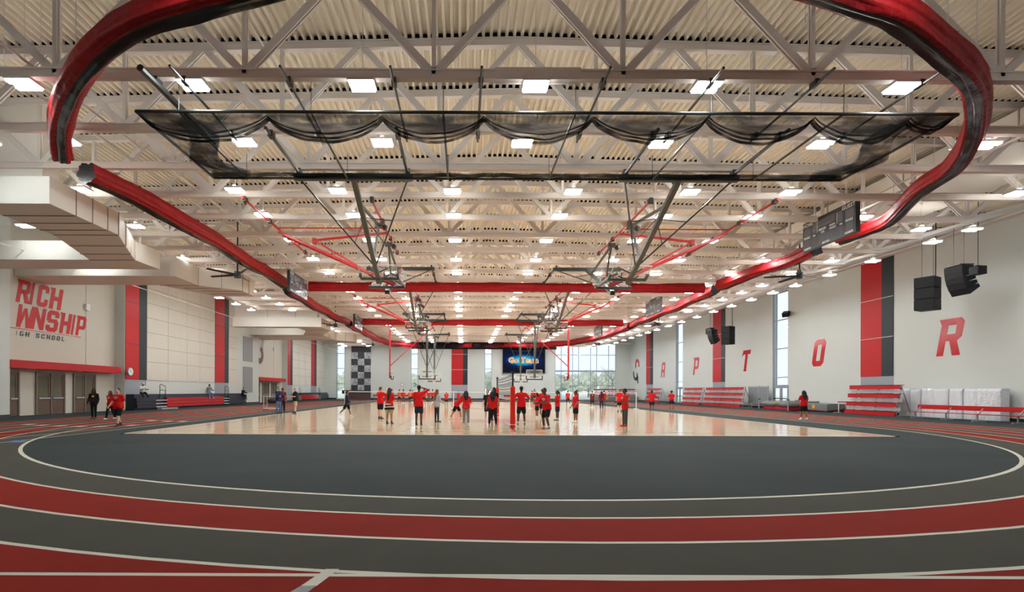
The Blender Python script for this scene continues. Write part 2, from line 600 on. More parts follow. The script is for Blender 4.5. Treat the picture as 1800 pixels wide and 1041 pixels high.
def oval_band(mb, r0, r1, z):
    a, b = oval(r0), oval(r1)
    n = len(mb.v); L = len(a)
    mb.v += [(x, y, z) for x, y in a] + [(x, y, z) for x, y in b]
    for k in range(L):
        k2 = (k + 1) % L
        mb.face([n + k, n + L + k, n + L + k2, n + k2])

def flat(mb, x0, x1, y0, y1, z):
    mb.poly([(x0, y0, z), (x1, y0, z), (x1, y1, z), (x0, y1, z)])

def ring_flat(mb, cx, cy, r0, r1, z, a0=0.0, a1=2 * PI, seg=64):
    for k in range(seg):
        t, u = a0 + (a1 - a0) * k / seg, a0 + (a1 - a0) * (k + 1) / seg
        mb.poly([(cx + r0 * math.cos(t), cy + r0 * math.sin(t), z), (cx + r1 * math.cos(t), cy + r1 * math.sin(t), z),
                 (cx + r1 * math.cos(u), cy + r1 * math.sin(u), z), (cx + r0 * math.cos(u), cy + r0 * math.sin(u), z)])

fl = MB()
fl.use(M['infield'])
flat(fl, XL - 1.5, XR + 0.4, YN - 0.3, YF + 0.3, 0.0)
LW = 1.067
# two more lanes of the sprint straight along the left side, inside the oval
fl.use(M['lane_grey']); flat(fl, -15.13, -14.06, 16.6, 78, 0.001)
fl.use(M['lane_red']); flat(fl, -16.3, -15.13, 17.5, 78, 0.001)
for k in range(6):
    fl.use(M['lane_grey'] if k % 2 == 0 else M['lane_red'])
    oval_band(fl, OR + k * LW, OR + (k + 1) * LW, 0.002)
fl.use(M['line_white'])
oval_band(fl, OR - 0.045, OR + 0.045, 0.0035)
for k in range(1, 7):
    oval_band(fl, OR + k * LW - 0.035, OR + k * LW + 0.035, 0.003)
flat(fl, -14.09, -14.03, 14.5, 78, 0.0028)
flat(fl, -15.16, -15.10, 15.2, 78, 0.0028)
for k in range(1, 7):
    flat(fl, -14.06 - (k + 1) * LW - 0.02, -14.06 - (k + 1) * LW + 0.02, 12, 25, 0.0026)
flat(fl, -24, 24, 4.455, 4.525, 0.0036)          # straight line that touches the third lane line
fl.poly([(-1.24, 4.64, .0045), (-1.12, 4.64, .0045), (-1.21, 4.24, .0045), (-1.34, 4.24, .0045)])
fl.use(M['mark_black']); fl.poly([(-1.34, 4.24, .0045), (-1.21, 4.24, .0045), (-1.27, 4.0, .0045), (-1.42, 4.0, .0045)])
fl.use(M['mark_blue']); fl.poly([on_floor(*q) + Vector((0, 0, .0045)) for q in ((10, 778), (38, 778.5), (52, 775.5), (28, 774))])
fl.use(M['line_white'])
for x, y, w in ((-17.2, 22.3, 0.5), (-16.2, 22.2, .45), (-18.3, 22.6, .5), (-19.4, 22.9, .5), (-15.4, 23.2, .4), (-14.7, 26.2, .35), (-15.6, 26.4, .4), (-16.8, 26.9, .45), (-20.4, 23.4, .5)):
    flat(fl, x, x + w, y, y + 0.55, 0.004)
floor = struct(fl, 'floor')

ct = MB()
CX0, CX1, CY0, CY1 = -12.65, 16.1, 18.86, 77.6
ct.use(M['wood']); flat(ct, CX0, CX1, CY0, CY1, 0.008)
ct.use(M['court_white'])
for q in ((CX0, CX1, CY0, CY0 + .16), (CX0, CX1, CY1 - .16, CY1), (CX0, CX0 + .16, CY0, CY1), (CX1 - .16, CX1, CY0, CY1)):
    flat(ct, *q, 0.0085)
ccx = 2.05
for yc in (27.9, 47.6, 67.2):
    ct.use(M['court_red']); ring_flat(ct, ccx, yc, 0.0, 1.83, 0.009)
    ct.use(M['court_line'])
    ring_flat(ct, ccx, yc, 1.80, 1.86, 0.0095)
    flat(ct, ccx - .03, ccx + .03, yc - 7.5, yc + 7.5, 0.0095)
    for x in (-11.9, 15.6):
        flat(ct, x - .03, x + .03, yc - 7.5, yc + 7.5, 0.0095)
        s = 1 if x < 0 else -1
        ring_flat(ct, x + s * 1.6, yc, 6.0, 6.05, 0.0092, -PI / 2 if s > 0 else PI / 2, PI / 2 if s > 0 else 1.5 * PI, 40)
    for y in (yc - 7.5, yc + 7.5):
        flat(ct, -11.9, 15.6, y - .03, y + .03, 0.0095)
ct.use(M['mark_black'])
flat(ct, 2.09, 2.15, 20.2, 26.3, 0.0098)
flat(ct, -8.6, -8.54, 21.5, 23.6, 0.0098)
flat(ct, 13.7, 13.76, 20.1, 21.6, 0.0098)
ct.use(M['court_red'])
flat(ct, -11.9, 15.6, 46.0, 46.5, 0.0091); flat(ct, -11.9, 15.6, 69.0, 69.6, 0.0091)
flat(ct, -3.05, -2.95, 23.0, 30.5, 0.0094)
court = struct(ct, 'floor_court')

# ------------------------------------------------------------------ walls
WT = 13.4
def wall_y(mb, x0, x1, spans, openings, ztop=WT):
    """wall along Y between x0 and x1; openings: (y0, y1, z0, z1)"""
    y = spans[0]
    for (a, b, z0, z1) in sorted(openings):
        mb.box(x0, x1, y, a, 0, ztop)
        if z0 > 0: mb.box(x0, x1, a, b, 0, z0)
        if z1 < ztop: mb.box(x0, x1, a, b, z1, ztop)
        y = b
    mb.box(x0, x1, y, spans[1], 0, ztop)

RW = [(25.9, 28.3, 0, 11.75), (50.4, 52.9, 0, 11.75), (74.6, 77.0, 0, 11.75)]
w = MB().use(M['wall_paint'])
wall_y(w, XR, XR + 0.35, (YN, YF), RW)
struct(w, 'wall_right')
w = MB().use(M['wall_paint'])
w.box(XL - 1.5, XR + 0.35, YN - .35, YN, 0, WT)
struct(w, 'wall_near')
REC = ((29.9, 40.0), (66.2, 77.0))               # door recesses of the left wall
w = MB().use(M['wall_paint'])
w.box(XL - 0.9, XL, YN, REC[0][0], 0, WT)
w.box(XL - 0.9, XL, REC[0][1], REC[1][0], 0, WT)
w.box(XL - 0.9, XL, REC[1][1], YF, 0, WT)
w.use(M['wall_warm'])
for a, b in REC:
    w.box(XL - 1.2, XL - 0.8, a - 0.2, b + 0.2, 0, WT)
w.use(M['seam'])
for yy in (36.95, 73.5):
    w.box(XL - 0.8, XL - 0.795, yy, yy + .04, 3.4, WT)
struct(w, 'wall_left')
FW = [(-24.4, -22.75, 0, 11.3), (-10.1, -8.73, 0, 11.3), (4.0, 5.37, 0, 11.3), (17.46, 29.1, 0, 10.9)]
w = MB().use(M['wall_paint'])
x = XL - 1.2
for (a, b, z0, z1) in FW:
    w.box(x, a, YF, YF + .35, 0, WT)
    w.box(a, b, YF, YF + .35, z1, WT)
    x = b
w.box(x, XR + .35, YF, YF + .35, 0, WT)
struct(w, 'wall_far')

# baseboards
bb = MB().use(M['base_dark'])
y = YN
for (a, b, _, _) in RW:
    bb.box(XR - .03, XR, y, a, 0, .16); y = b
bb.box(XR - .03, XR, y, YF, 0, .16)
struct(bb, 'baseboard_right')
bb = MB().use(M['base_dark'])
for a, b in ((YN, REC[0][0]), (REC[0][1], REC[1][0]), (REC[1][1], YF)):
    bb.box(XL, XL + .03, a, b, 0, .16)
struct(bb, 'baseboard_left')
bb = MB().use(M['base_dark'])
x = XL
for (a, b, _, _) in FW:
    bb.box(x, a, YF - .03, YF, 0, .28); x = b
bb.box(x, XR, YF - .03, YF, 0, .28)
struct(bb, 'baseboard_far')

# windows (frame as the window, its panes as parts)
nwin = 0
def window_far(a, b, z0, z1, vs, hs, thick=()):
    global nwin
    nwin += 1
    f = MB().use(M['frame_alu'])
    y0, y1 = YF + .02, YF + .16
    for x in (a, b - .09):
        f.box(x, x + .09, y0, y1, z0, z1)
    for z in (z0, z1 - .09):
        f.box(a + .005, b - .005, y0 + .006, y1 - .006, z, z + .09)
    for x in vs:
        f.box(x - .05, x + .05, y0 + .003, y1 - .003, z0 + .004, z1 - .004)
    for z in hs:
        f.box(a + .01, b - .01, y0 + .009, y1 - .009, z - .05, z + .05)
    for z in thick:
        f.box(a + .01, b - .01, y0 - .1, y1 - .012, z - .16, z + .16)
    o = struct(f, 'window_%d' % nwin)
    g = MB()
    g.poly([(a + .05, YF + .1, z0 + .05), (b - .05, YF + .1, z0 + .05), (b - .05, YF + .1, z1 - .05), (a + .05, YF + .1, z1 - .05)])
    g.build('glazing', M['glass'], o)
    return o
window_far(-24.4, -22.75, 0, 11.3, [-24.2], [2.95, 5.9, 8.75])
window_far(-10.1, -8.73, 0, 11.3, [], [2.95, 5.9, 8.75])
window_far(4.0, 5.37, 0, 11.3, [], [2.95, 5.9, 8.75])
window_far(17.46, 29.1, 0, 10.9, [18.65, 20.85, 22.0, 24.3, 25.45, 27.75], [2.85, 8.65], [5.55])

def window_right(a, b, z1, door):
    global nwin
    nwin += 1
    x0, x1 = XR + .06, XR + .2
    f = MB().use(M['frame_alu'])
    zb = 2.3 if door else 0
    for y in (a, b - .09):
        f.box(x0, x1, y, y + .09, zb, z1)
    for z in (zb, 3.1, 6.0, 8.9, z1 - .09):
        f.box(x0 + .006, x1 - .006, a + .005, b - .005, z, z + .09)
    f.box(x0 + .003, x1 - .003, b - .5, b - .42, zb + .005, z1 - .005)
    o = struct(f, 'window_%d' % nwin)
    g = MB()
    g.poly([(XR + .13, a, zb), (XR + .13, b, zb), (XR + .13, b, z1), (XR + .13, a, z1)])
    g.build('glazing', M['glass'], o)
    if door:
        d = MB().use(M['grey_metal'])
        for y in (a + .0, b - .12):
            d.box(x0, x1, y, y + .12, 0, 2.3)
        d.box(x0 + .004, x1 - .004, a + .12, b - .12, 2.18, 2.295)
        d.box(x0 + .02, x1 - .02, (a + b) / 2 - .06, (a + b) / 2 + .06, 0, 2.2)
        do = struct(d, 'door_%d' % nwin)
        for s, (y0, y1) in enumerate(((a + .12, (a + b) / 2 - .06), ((a + b) / 2 + .06, b - .12))):
            lf = MB().use(M['grey_metal'])
            for y in (y0, y1 - .1):
                lf.box(x0 + .02, x1 - .02, y, y + .1, 0.02, 2.18)
            for z in (.02, 2.06):
                lf.box(x0 + .024, x1 - .024, y0 + .1, y1 - .1, z, z + .12)
            lf.use(M['black_steel']); lf.box(x0 - .05, x0 + .02, y0 + .05, y1 - .05, .98, 1.06)
            lo = lf.build('leaf', None, do)
            g = MB()
            g.poly([(XR + .13, y0, .1), (XR + .13, y1, .1), (XR + .13, y1, 2.1), (XR + .13, y0, 2.1)])
            g.build('glazing', M['glass'], lo)
for (a, b, z0, z1) in RW:
    window_right(a, b, z1, True)

# doors of the two recesses, with the red header over them
def recess_doors(dy, n0, yset):
    xw = XL - .8
    hd = MB().use(M['panel_red'])
    a, b = REC[0][0] + dy, REC[0][1] + dy
    hd.box(xw, XL + .04, a, b - .45, 2.9, 3.38)
    hd.use(M['print_white'])
    for y in (a + 1.6, a + 5.4):
        hd.box(XL - .4, XL - .1, y, y + .35, 2.87, 2.9)
    struct(hd, 'trim_%d' % n0)
    for k, (y0, y1) in enumerate(yset):
        d = MB().use(M['door_frame'])
        for y in (y0 - .1, y1):
            d.box(xw, xw + .1, y, y + .1, 0, 2.75)
        d.box(xw, xw + .095, y0, y1, 2.65, 2.745)
        d.box(xw, xw + .1, (y0 + y1) / 2 - .04, (y0 + y1) / 2 + .04, 0, 2.65)
        do = struct(d, 'door_%d' % (n0 * 10 + k))
        for (p, q) in ((y0, (y0 + y1) / 2 - .04), ((y0 + y1) / 2 + .04, y1)):
            lf = MB().use(M['wood_door'])
            lf.box(xw, xw + .06, p + .01, q - .01, 0.02, 1.08)
            lf.box(xw, xw + .06, p + .01, p + .16, 1.08, 2.64)
            lf.box(xw, xw + .06, q - .16, q - .01, 1.08, 2.64)
            lf.box(xw, xw + .055, p + .16, q - .16, 2.48, 2.635)
            lo = lf.build('leaf', None, do)
            g = MB().use(M['door_glass']); g.box(xw + .02, xw + .04, p + .16, q - .16, 1.08, 2.48)
            g.build('glazing', None, lo)
            h = MB().use(M['alu']); h.box(xw + .06, xw + .14, p + .08, q - .08, 1.02, 1.1)
            h.build('push_bar', None, lo)
recess_doors(0, 11, [(29.95, 31.3), (32.7, 34.9), (35.85, 37.8)])
recess_doors(36.6, 12, [(66.6, 68.3), (69.4, 71.6), (72.6, 74.5)])

# roof deck: ribbed sheet with its ribs along the hall
RX, RZ, SL = 1.7, 13.05, 0.023
def roof_z(x):
    return RZ - SL * abs(x - RX)
dk = MB().use(M['deck'])
P_ = 0.25
prof = []
x = XL - 1.2
while x < XR + .4:
    for dx, dz in ((0, 0), (.08, 0), (.105, .13), (.225, .13)):
        prof.append((x + dx, roof_z(x + dx) + dz))
    x += P_
rings = [[(px, y, pz) for px, pz in prof] for y in (YN - .3, YF + .3)]
dk.sweep(rings, closed=False)
struct(dk, 'ceiling')
rt = MB().use(M['deck'])
rt.box(XL - 1.4, XR + .6, YN - .5, YF + .5, RZ + .35, RZ + .5)
struct(rt, 'roof')
tr = MB().use(M['steel'])
tr.box(XR - .5, XR, YN, YF, 11.85, 12.35)
tr.box(XR - .9, XR - .5, YN, YF, 11.95, 12.05)
struct(tr, 'trim_13')
tr = MB().use(M['steel'])
tr.box(XL, XL + .4, YN, YF, 11.85, 12.45)
struct(tr, 'trim_14')

# ------------------------------------------------------------------ roof trusses
ZB, TY0, TS, NT = 10.1, 13.75, 2.81, 30
PANEL = 5.07
TOPN = [1.7 + PANEL * j for j in range(-5, 6)]
BOTN = [1.7 + PANEL * (j + .5) for j in range(-5, 5)]
def ibeam(mb, a, b, h, w, t=.045):
    a, b = Vector(a), Vector(b)
    mb.bar(a + Vector((0, 0, h / 2 - t / 2)), b + Vector((0, 0, h / 2 - t / 2)), w, t)
    mb.bar(a - Vector((0, 0, h / 2 - t / 2)), b - Vector((0, 0, h / 2 - t / 2)), w, t)
    mb.bar(a, b, w * .72, h - 2 * t)
def zt(x):
    return roof_z(x) - .14
def truss(k, parts):
    y = TY0 + TS * k
    if k == 0: lab = 'nearest pale steel roof truss, with bolted splice plates at the middle of its bottom chord'
    else: lab = 'pale steel roof truss, %s from the near end of the hall' % ORD[k]
    r = empty('roof_truss', (1.7, y, ZB), lab, 'truss', 'roof trusses')
    m = MB().use(M['steel'])
    for a, b in ((XL, RX), (RX, XR)):
        ibeam(m, (a, y, zt(a)), (b, y, zt(b)), .26, .22)
    m.build('top_chord', None, r)
    m = MB().use(M['steel_pink'])
    ibeam(m, (BOTN[0] - .3, y, ZB), (BOTN[-1] + .3, y, ZB), .26, .2)
    m.build('bottom_chord', None, r)
    fc_ = MB().use(M['flute_dark'])
    xx = XL - 1.2 + P_ * 5
    while xx < XR - .3:
        zz = roof_z(xx + .15) - .006
        fc_.box(xx + .1, xx + .24, y - .1, y + .1, zz, zz + .13)  # near-black boxes filling the deck flutes over the chord
        xx += P_
    fc_.build('flute_block', None, r)['kind'] = 'stuff'
    if k == 0:
        s = MB().use(M['steel_pink'])
        for yy in (y - .12, y + .1):
            s.box(.8, 3.1, yy, yy + .02, ZB - .16, ZB + .16)
        for i in range(14):
            for z in (-.09, .09):
                s.tube([(1.0 + i * .14, y - .15, ZB + z), (1.0 + i * .14, y - .12, ZB + z)], .022, 6)
        s.build('splice_plate', None, r)
    mem = []
    for i, xb in enumerate(BOTN):
        mem.append(('diagonal', (TOPN[i], zt(TOPN[i])), (xb, ZB), .2))
        mem.append(('diagonal', (TOPN[i + 1], zt(TOPN[i + 1])), (xb, ZB), .2))
        mem.append(('upright', (xb, zt(xb)), (xb, ZB), .11))
    mem.append(('diagonal', (XL, zt(XL) - .1), (BOTN[0], ZB), .16))
    mem.append(('diagonal', (XR, zt(XR) - .1), (BOTN[-1], ZB), .16))
    if parts:
        for nm, p, q, wd in mem:
            d = MB().use(M['steel'])
            d.bar((p[0], y - .06, p[1]), (q[0], y - .06, q[1]), .05, wd, up=(0, 1, 0)) if False else None
            for o_ in (-.05, .05):
                d.bar((p[0], y + o_, p[1]), (q[0], y + o_, q[1]), .05, wd, up=Vector((p[1] - q[1], 0, q[0] - p[0])).normalized())
            d.build(nm, None, r)
    else:
        d = MB().use(M['steel'])
        for nm, p, q, wd in mem:
            d.bar((p[0], y, p[1]), (q[0], y, q[1]), .13, wd, up=Vector((p[1] - q[1], 0, q[0] - p[0])).normalized())
        d.build('web', None, r)
    return r
tr1 = None
for k in range(NT):
    if k < 2 or k == 8:
        t_ = truss(k, k < 8)
        if k == 1:
            tr1 = t_
            ch1 = tree_of(tr1)
        elif k == 8:
            tr8 = t_; ch8 = tree_of(tr8)
    elif k < 8:
        copy_tree(tr1, (0, TS * (k - 1), 0), 'pale steel roof truss, %s from the near end of the hall' % ORD[k], 'roof trusses', children=ch1)
    else:
        copy_tree(tr8, (0, TS * (k - 8), 0), 'pale steel roof truss, %s from the near end of the hall' % ORD[k], 'roof trusses', children=ch8)

# bridging angles and pipes along the hall
def pipe(x, z, r, lab, m='steel', y0=8, y1=97, name='overhead_pipe', hang=True):
    p = MB().use(M[m])
    p.tube([(x, y0, z), (x, y1, z)], r, 8)
    if hang:
        y = y0 + 6
        while y < y1:
            p.tube([(x, y, z), (x, y, zt(x))], .012, 4)
            y += 5.62
    o = p.build(name, None)
    return tag(o, lab, 'pipe', 'ceiling pipes')
pipe(-12.6, 10.35, .05, 'pale conduit running just above the long left curtain roll', 'white_metal')
pipe(-11.6, 10.3, .035, 'thin pale track pipe inside the long left curtain roll')
pipe(18.9, 10.35, .05, 'pale conduit running just above the long right curtain roll', 'white_metal')
pipe(18.0, 10.3, .035, 'thin pale track pipe inside the long right curtain roll')
pipe(-17.2, 11.4, .06, 'sprinkler pipe under the roof above the left air duct')
pipe(23.6, 11.2, .06, 'sprinkler pipe under the roof beside the right ceiling duct')
pipe(-5.9, 11.7, .035, 'thin sprinkler pipe left of the roof ridge')
pipe(9.3, 11.7, .035, 'thin sprinkler pipe right of the roof ridge')
pipe(-23.4, 9.0, .02, 'low thin pipe along the top of the left wall')

# duct hung inside the trusses along the right side
dr = empty('overhead_duct', (22.4, 24, 11.1), 'wide flat beige duct threaded through the trusses along the right side', 'duct')
m = MB().use(M['duct']); m.box(20.6, 24.3, 4, 36.5, 11.0, 12.2); m.build('duct_body', None, dr, bevel=.03)
for y in (9, 14, 19, 24, 29, 34):
    m = MB().use(M['duct_seam']); m.box(20.57, 24.33, y, y + .05, 10.97, 12.22); m.build('flange', None, dr)

# ------------------------------------------------------------------ high-bay lights
def lamp_proto(x, y, z):
    r = MB().use(M['white_metal'])
    r.box(x - .35, x + .35, y - .26, y + .26, z + .02, z + .09)
    r.box(x - .06, x + .06, y - .12, y + .12, z + .09, z + .2)
    r.tube([(x, y, z + .2), (x, y, 13.12)], .009, 4)
    o = r.build('high_bay_light', None, None, loc=(x, y, z))
    for s in (-1, 1):
        d = MB().use(M['lamp'])
        d.box(x - .32, x + .32, y + s * .15 - .08, y + s * .15 + .08, z - .035, z + .02)
        d.build('light_panel', None, o)
    u = MB().use(M['added_up_glow'])  # made-up glowing strips on the housing, added to lift the ceiling brightness
    u.box(x - .3, x + .3, y - .2, y - .08, z + .09, z + .1); u.box(x - .3, x + .3, y + .08, y + .2, z + .09, z + .1)
    u.build('added_uplight', None, o)
    return o
ZLMP = 9.9
ROWS = [(13.9, [-21.9, -11.96, -7.37, -2.78, 1.92, 6.56, 11.85, 23.1]),  # outermost lamps are out of view, added to brighten ducts and walls
        (17.1, [-16.0, -13.3, -7.35, -2.75, 1.92, 6.55, 11.9, 17.4, 25.7]),  # last lamp unseen, added to brighten the right wall
        (21.2, [-15.9, -9.5, -5.25, -.5, 4.5, 9.35, 13.5, 22.9, 25.7]),  # rightmost lamp is out of view, added for the wall top beside it
        (24.15, [-9.5, -5.2, -.5, 4.5, 9.4, 13.6, 18.8]),
        (25.9, [-22.2, -16.6, 23.1, 25.7])]
for d_ in (28.1, 32.2, 36.0, 39.7, 42.6, 45.8, 49.2, 52.7, 56.5, 60.5, 64.4, 68.2, 71.5, 75.0, 78.5, 82.3, 86.5, 90.5, 94.5):
    if d_ == 32.2: ROWS.append((30.2, [-22.2]))  # hidden lamp added to light the duct face and recess wall
    ROWS.append((d_, [-21.9, -17.7, -9.5, -5.2, -.5, 4.5, 9.35, 13.5, 18.8, 23.1, 25.7] if d_ != 28.1 else [-9.5, -5.2, -.5, 4.5, 9.35, 13.5, 25.7]))
ROWS.append((9.0, [-21.9, -12, -5, 2, 9, 16, 23.1]))  # unseen row, added to light the near end of the hall
lp = None
for ri, (y, xs) in enumerate(ROWS):
    for ci, x in enumerate(xs):
        if len(xs) == 1:
            lab = 'hidden twin-panel ceiling light added in the gap between the two near left ducts'
        elif y > 10:
            lab = 'white twin-panel ceiling light, %s from the left in the %s row from the front' % (ORD[ci], ORD[ri])
        else:
            lab = 'unseen ceiling light added overhead, %s from the left in the row nearest the viewer' % ORD[ci]
        if lp is None:
            lp = lamp_proto(x, y, ZLMP)
            lx, ly = x, y
            tag(lp, lab, 'ceiling light', 'ceiling lights under the trusses')
            lch = tree_of(lp)
        else:
            copy_tree(lp, (x - lx, y - ly, 0), lab, 'ceiling lights under the trusses', children=lch)
# ------------------------------------------------------------------ coloured wall panels
def panel_wall(x, side, y0, y1, y2, ztop, seams, lab, below=True):
    """red and charcoal banner panel on a side wall; red from y0 to y1, charcoal from y1 to y2"""
    s = -side
    xa, xb = sorted((x, x + s * .05))
    zb = 2.45 if side < 0 else 2.9
    r = empty('banner_panel', (x, (y0 + y2) / 2, zb), lab, 'wall panel', 'red and charcoal wall panels')
    a, b = sorted((y0, y1)); c, d = sorted((y1, y2))
    MB().use(M['panel_red']).box(xa, xb, a, b, zb, ztop).build('red_field', None, r)
    MB().use(M['panel_dark']).box(xa, xb, c, d, zb, ztop).build('charcoal_field', None, r)
    xa2, xb2 = sorted((x + s * .05, x + s * .056))
    m = MB().use(M['seam_light'] if side > 0 else M['panel_dark'])
    for z in seams:
        m.box(xa2, xb2, min(y0, y2), max(y0, y2), z - .025, z + .025)
    m.build('joint', None, r)
    if below:
        xa3, xb3 = sorted((x, x + s * .02))
        MB().use(M['wall_grey']).box(xa3, xb3, min(y0, y2), max(y0, y2), .16, zb).build('grey_dado', None, r)
panel_wall(XR, 1, 41.1, 39.06, 38.0, 11.84, (5.85, 8.85), 'red and charcoal panel on the right wall behind the nearest red bleachers')
panel_wall(XR, 1, 65.5, 63.4, 62.5, 11.84, (5.85, 8.85), 'red and charcoal panel on the right wall beside the letter T')
panel_wall(XR, 1, 89.4, 87.5, 86.3, 11.84, (5.85, 8.85), 'red and charcoal panel on the right wall closest to its far corner')
panel_wall(XL, -1, 40.06, 41.7, 42.7, 11.8, (5.3, 8.6), 'red and charcoal panel on the left wall next to the near doors')
panel_wall(XL, -1, 54.5, 56.6, 57.6, 11.8, (5.3, 8.6), 'red and charcoal panel on the left wall at the far end of the near bleachers')
panel_wall(XL, -1, 77.05, 78.1, 79.1, 11.8, (5.3, 8.6), 'red and charcoal panel on the left wall next to the far doors')
panel_wall(XL, -1, 88.8, 90.8, 92.0, 11.8, (5.3, 8.6), 'red and charcoal panel on the left wall nearest the far corner')
r = empty('banner_panel', (-.9, YF, 2.85), 'red and charcoal panel on the far wall left of the video board', 'wall panel', 'red and charcoal wall panels')
MB().use(M['panel_red']).box(-2.35, -.14, YF - .05, YF, 2.85, 12).build('red_field', None, r)
MB().use(M['panel_dark']).box(-.14, .74, YF - .05, YF, 2.85, 12).build('charcoal_field', None, r)
m = MB().use(M['seam_light'])
for z in (5.75, 8.7): m.box(-2.35, .74, YF - .058, YF - .05, z - .03, z + .03)
m.build('joint', None, r)
MB().use(M['wall_grey']).box(-2.35, .74, YF - .04, YF, .28, 2.85).build('grey_dado', None, r)

# pale acoustic panels of the left wall, one per bay
def acoustic(y0, y1, lab):
    r = MB().use(M['panel_cloth'])
    r.box(XL, XL + .05, y0 + .02, y1 - .02, 2.45, 11.8)
    r.use(M['seam'])
    for z in (3.98, 5.2, 6.45, 7.68, 8.92, 10.18):
        r.box(XL + .05, XL + .052, y0 + .02, y1 - .02, z - .012, z + .012)
    tag(r.build('acoustic_panel', None), lab, 'acoustic panel', 'pale acoustic panels of the left wall')
for k, (a, b) in enumerate(((42.75, 45.8), (45.8, 48.9), (48.9, 51.3), (51.3, 54.4))):
    acoustic(a, b, 'tall pale acoustic panel above the near left bleachers, %s from the near end' % ORD[k])
acoustic(57.65, 59.8, 'narrow pale acoustic panel between the second red stripe and the vents')
for k, (a, b) in enumerate(((79.15, 82.2), (82.2, 85.5), (85.5, 88.75))):
    acoustic(a, b, 'tall pale acoustic panel above the far left bleachers, %s from the near end' % ORD[k])
acoustic(92.05, 97.0, 'wide pale acoustic panel in the far corner of the left wall')
for y0, y1 in ((42.7, 54.5), (57.6, 59.9), (79.1, 88.8), (92.0, 97.0)):
    pass
# vents
for k, (z0, z1) in enumerate(((5.15, 8.15), (1.35, 4.5))):
    m = MB().use(M['vent'])
    m.box(XL, XL + .04, 61.4, 64.2, z0, z1)
    m.use(M['grey_metal'])
    z = z0 + .1
    while z < z1 - .05:
        m.box(XL + .04, XL + .07, 61.45, 64.15, z, z + .05); z += .16
    tag(m.build('louvre_vent', None), ('upper' if k == 0 else 'lower') + ' grey louvred vent on the left wall before the far doors', 'vent')

# ------------------------------------------------------------------ wall lettering
def right_letter(ch, yc, zc, h, lab, m='letter_red'):
    g = MB().use(M[m])
    w_ = h * .62
    put_glyph(g, ch, (XR - .002, yc + w_ * .72, zc - h / 2), (0, -1, 0), (0, 0, 1), w_, h, .2, nrm=(-1, 0, 0))
    tag(g.build('painted_letter', None), lab, 'letter', 'letters along the right wall')
right_letter('R', 33.5, 5.3, 2.42, 'large red slanted letter R nearest on the right wall')
right_letter('O', 45.9, 5.2, 2.4, 'large red slanted letter O right of the near tall window')
right_letter('T', 57.8, 5.2, 2.38, 'large red slanted letter T left of the near tall window')
right_letter('P', 70.2, 5.2, 2.38, 'glare-washed red letter P just right of the far tall window')
right_letter('A', 81.8, 5.2, 2.38, 'glare-washed red letter A just left of the far tall window')
# emblem at the far end of the right wall: a hooked red head over a dark body
e = empty('painted_emblem', (XR, 94.1, 4.4), 'red and charcoal hooked emblem at the far end of the right wall', 'emblem')
def arc_pts(cy_, cz_, r, a0, a1, n=12):
    return [(cy_ + r * math.cos(a0 + (a1 - a0) * k / n), cz_ + r * math.sin(a0 + (a1 - a0) * k / n)) for k in range(n + 1)]
def yz_strip(mb, inner, outer, x, t):
    for k in range(len(inner) - 1):
        mb.sweep([[(x, *p) for p in (inner[k], inner[k + 1], outer[k + 1], outer[k])], [(x - t, *p) for p in (inner[k], inner[k + 1], outer[k + 1], outer[k])]])
m = MB().use(M['letter_red'])
yz_strip(m, arc_pts(94.1, 6.6, .55, -.6, 3.6), arc_pts(94.1, 6.6, 1.15, -.6, 3.6), XR, .012)
m.build('hook', None, e)
m = MB().use(M['letter_black'])
yz_strip(m, arc_pts(94.9, 5.2, .9, -2.6, .2), arc_pts(94.9, 5.2, 1.5, -2.6, .2), XR, .012)
m.sweep([[(XR, 93.4, 3.2), (XR, 94.0, 3.2), (XR, 94.6, 4.9), (XR, 94.0, 5.2)], [(XR - .012, 93.4, 3.2), (XR - .012, 94.0, 3.2), (XR - .012, 94.6, 4.9), (XR - .012, 94.0, 5.2)]])
m.build('body', None, e)
# school name in the near recess of the left wall (only the part in view)
XT = XL - .79
def left_word(letters, z0, h, lab, m, slant=.2, cat='letter', grp='letters over the near left doors', name='painted_letter', thin=1.0):
    for ch, y0, y1, lb in letters:
        g = MB().use(M[m])
        put_glyph(g, ch, (XT, y0, z0), (0, 1, 0), (0, 0, 1), (y1 - y0) * thin, h, slant)
        tag(g.build(name, None), lb, cat, grp)
left_word([('R', 31.15, 32.02, 'red letter R of the upper word over the near left doors'), ('I', 32.12, 32.72, 'red letter I of the upper word over the near left doors'),
           ('C', 32.65, 33.5, 'red letter C of the upper word over the near left doors'), ('H', 33.65, 34.62, 'red letter H of the upper word over the near left doors')], 6.98, 1.42, '', 'letter_matt')
left_word([('W', 31.12, 32.02, 'red letter W of the lower word over the near left doors'), ('N', 32.2, 33.2, 'red letter N of the lower word over the near left doors'), ('S', 33.35, 34.35, 'red letter S of the lower word over the near left doors'),
           ('H', 34.5, 35.42, 'red letter H of the lower word over the near left doors'), ('I', 35.52, 36.12, 'red letter I of the lower word over the near left doors'),
           ('P', 35.95, 36.75, 'red letter P of the lower word over the near left doors')], 5.45, 1.42, '', 'letter_matt')
g = MB().use(M['letter_red']); g.box(XT, XT + .012, 30.0, 36.5, 5.34, 5.39)
tag(g.build('painted_line', None), 'thin red line under the lower word above the near left doors', 'line')
y = 31.2
for k, ch in enumerate('IGHSCHOOL'):
    if k == 3: y += .34
    wd = .1 if ch == 'I' else .275
    g = MB().use(M['letter_black'])
    put_glyph(g, ch, (XT, y, 4.92), (0, 1, 0), (0, 0, 1), wd, .3, .15)
    tag(g.build('painted_letter', None), 'small black letter %s, %s in the line under the red words' % (ch, ORD[k]), 'letter', 'small black letters over the near left doors')
    y += wd + .145
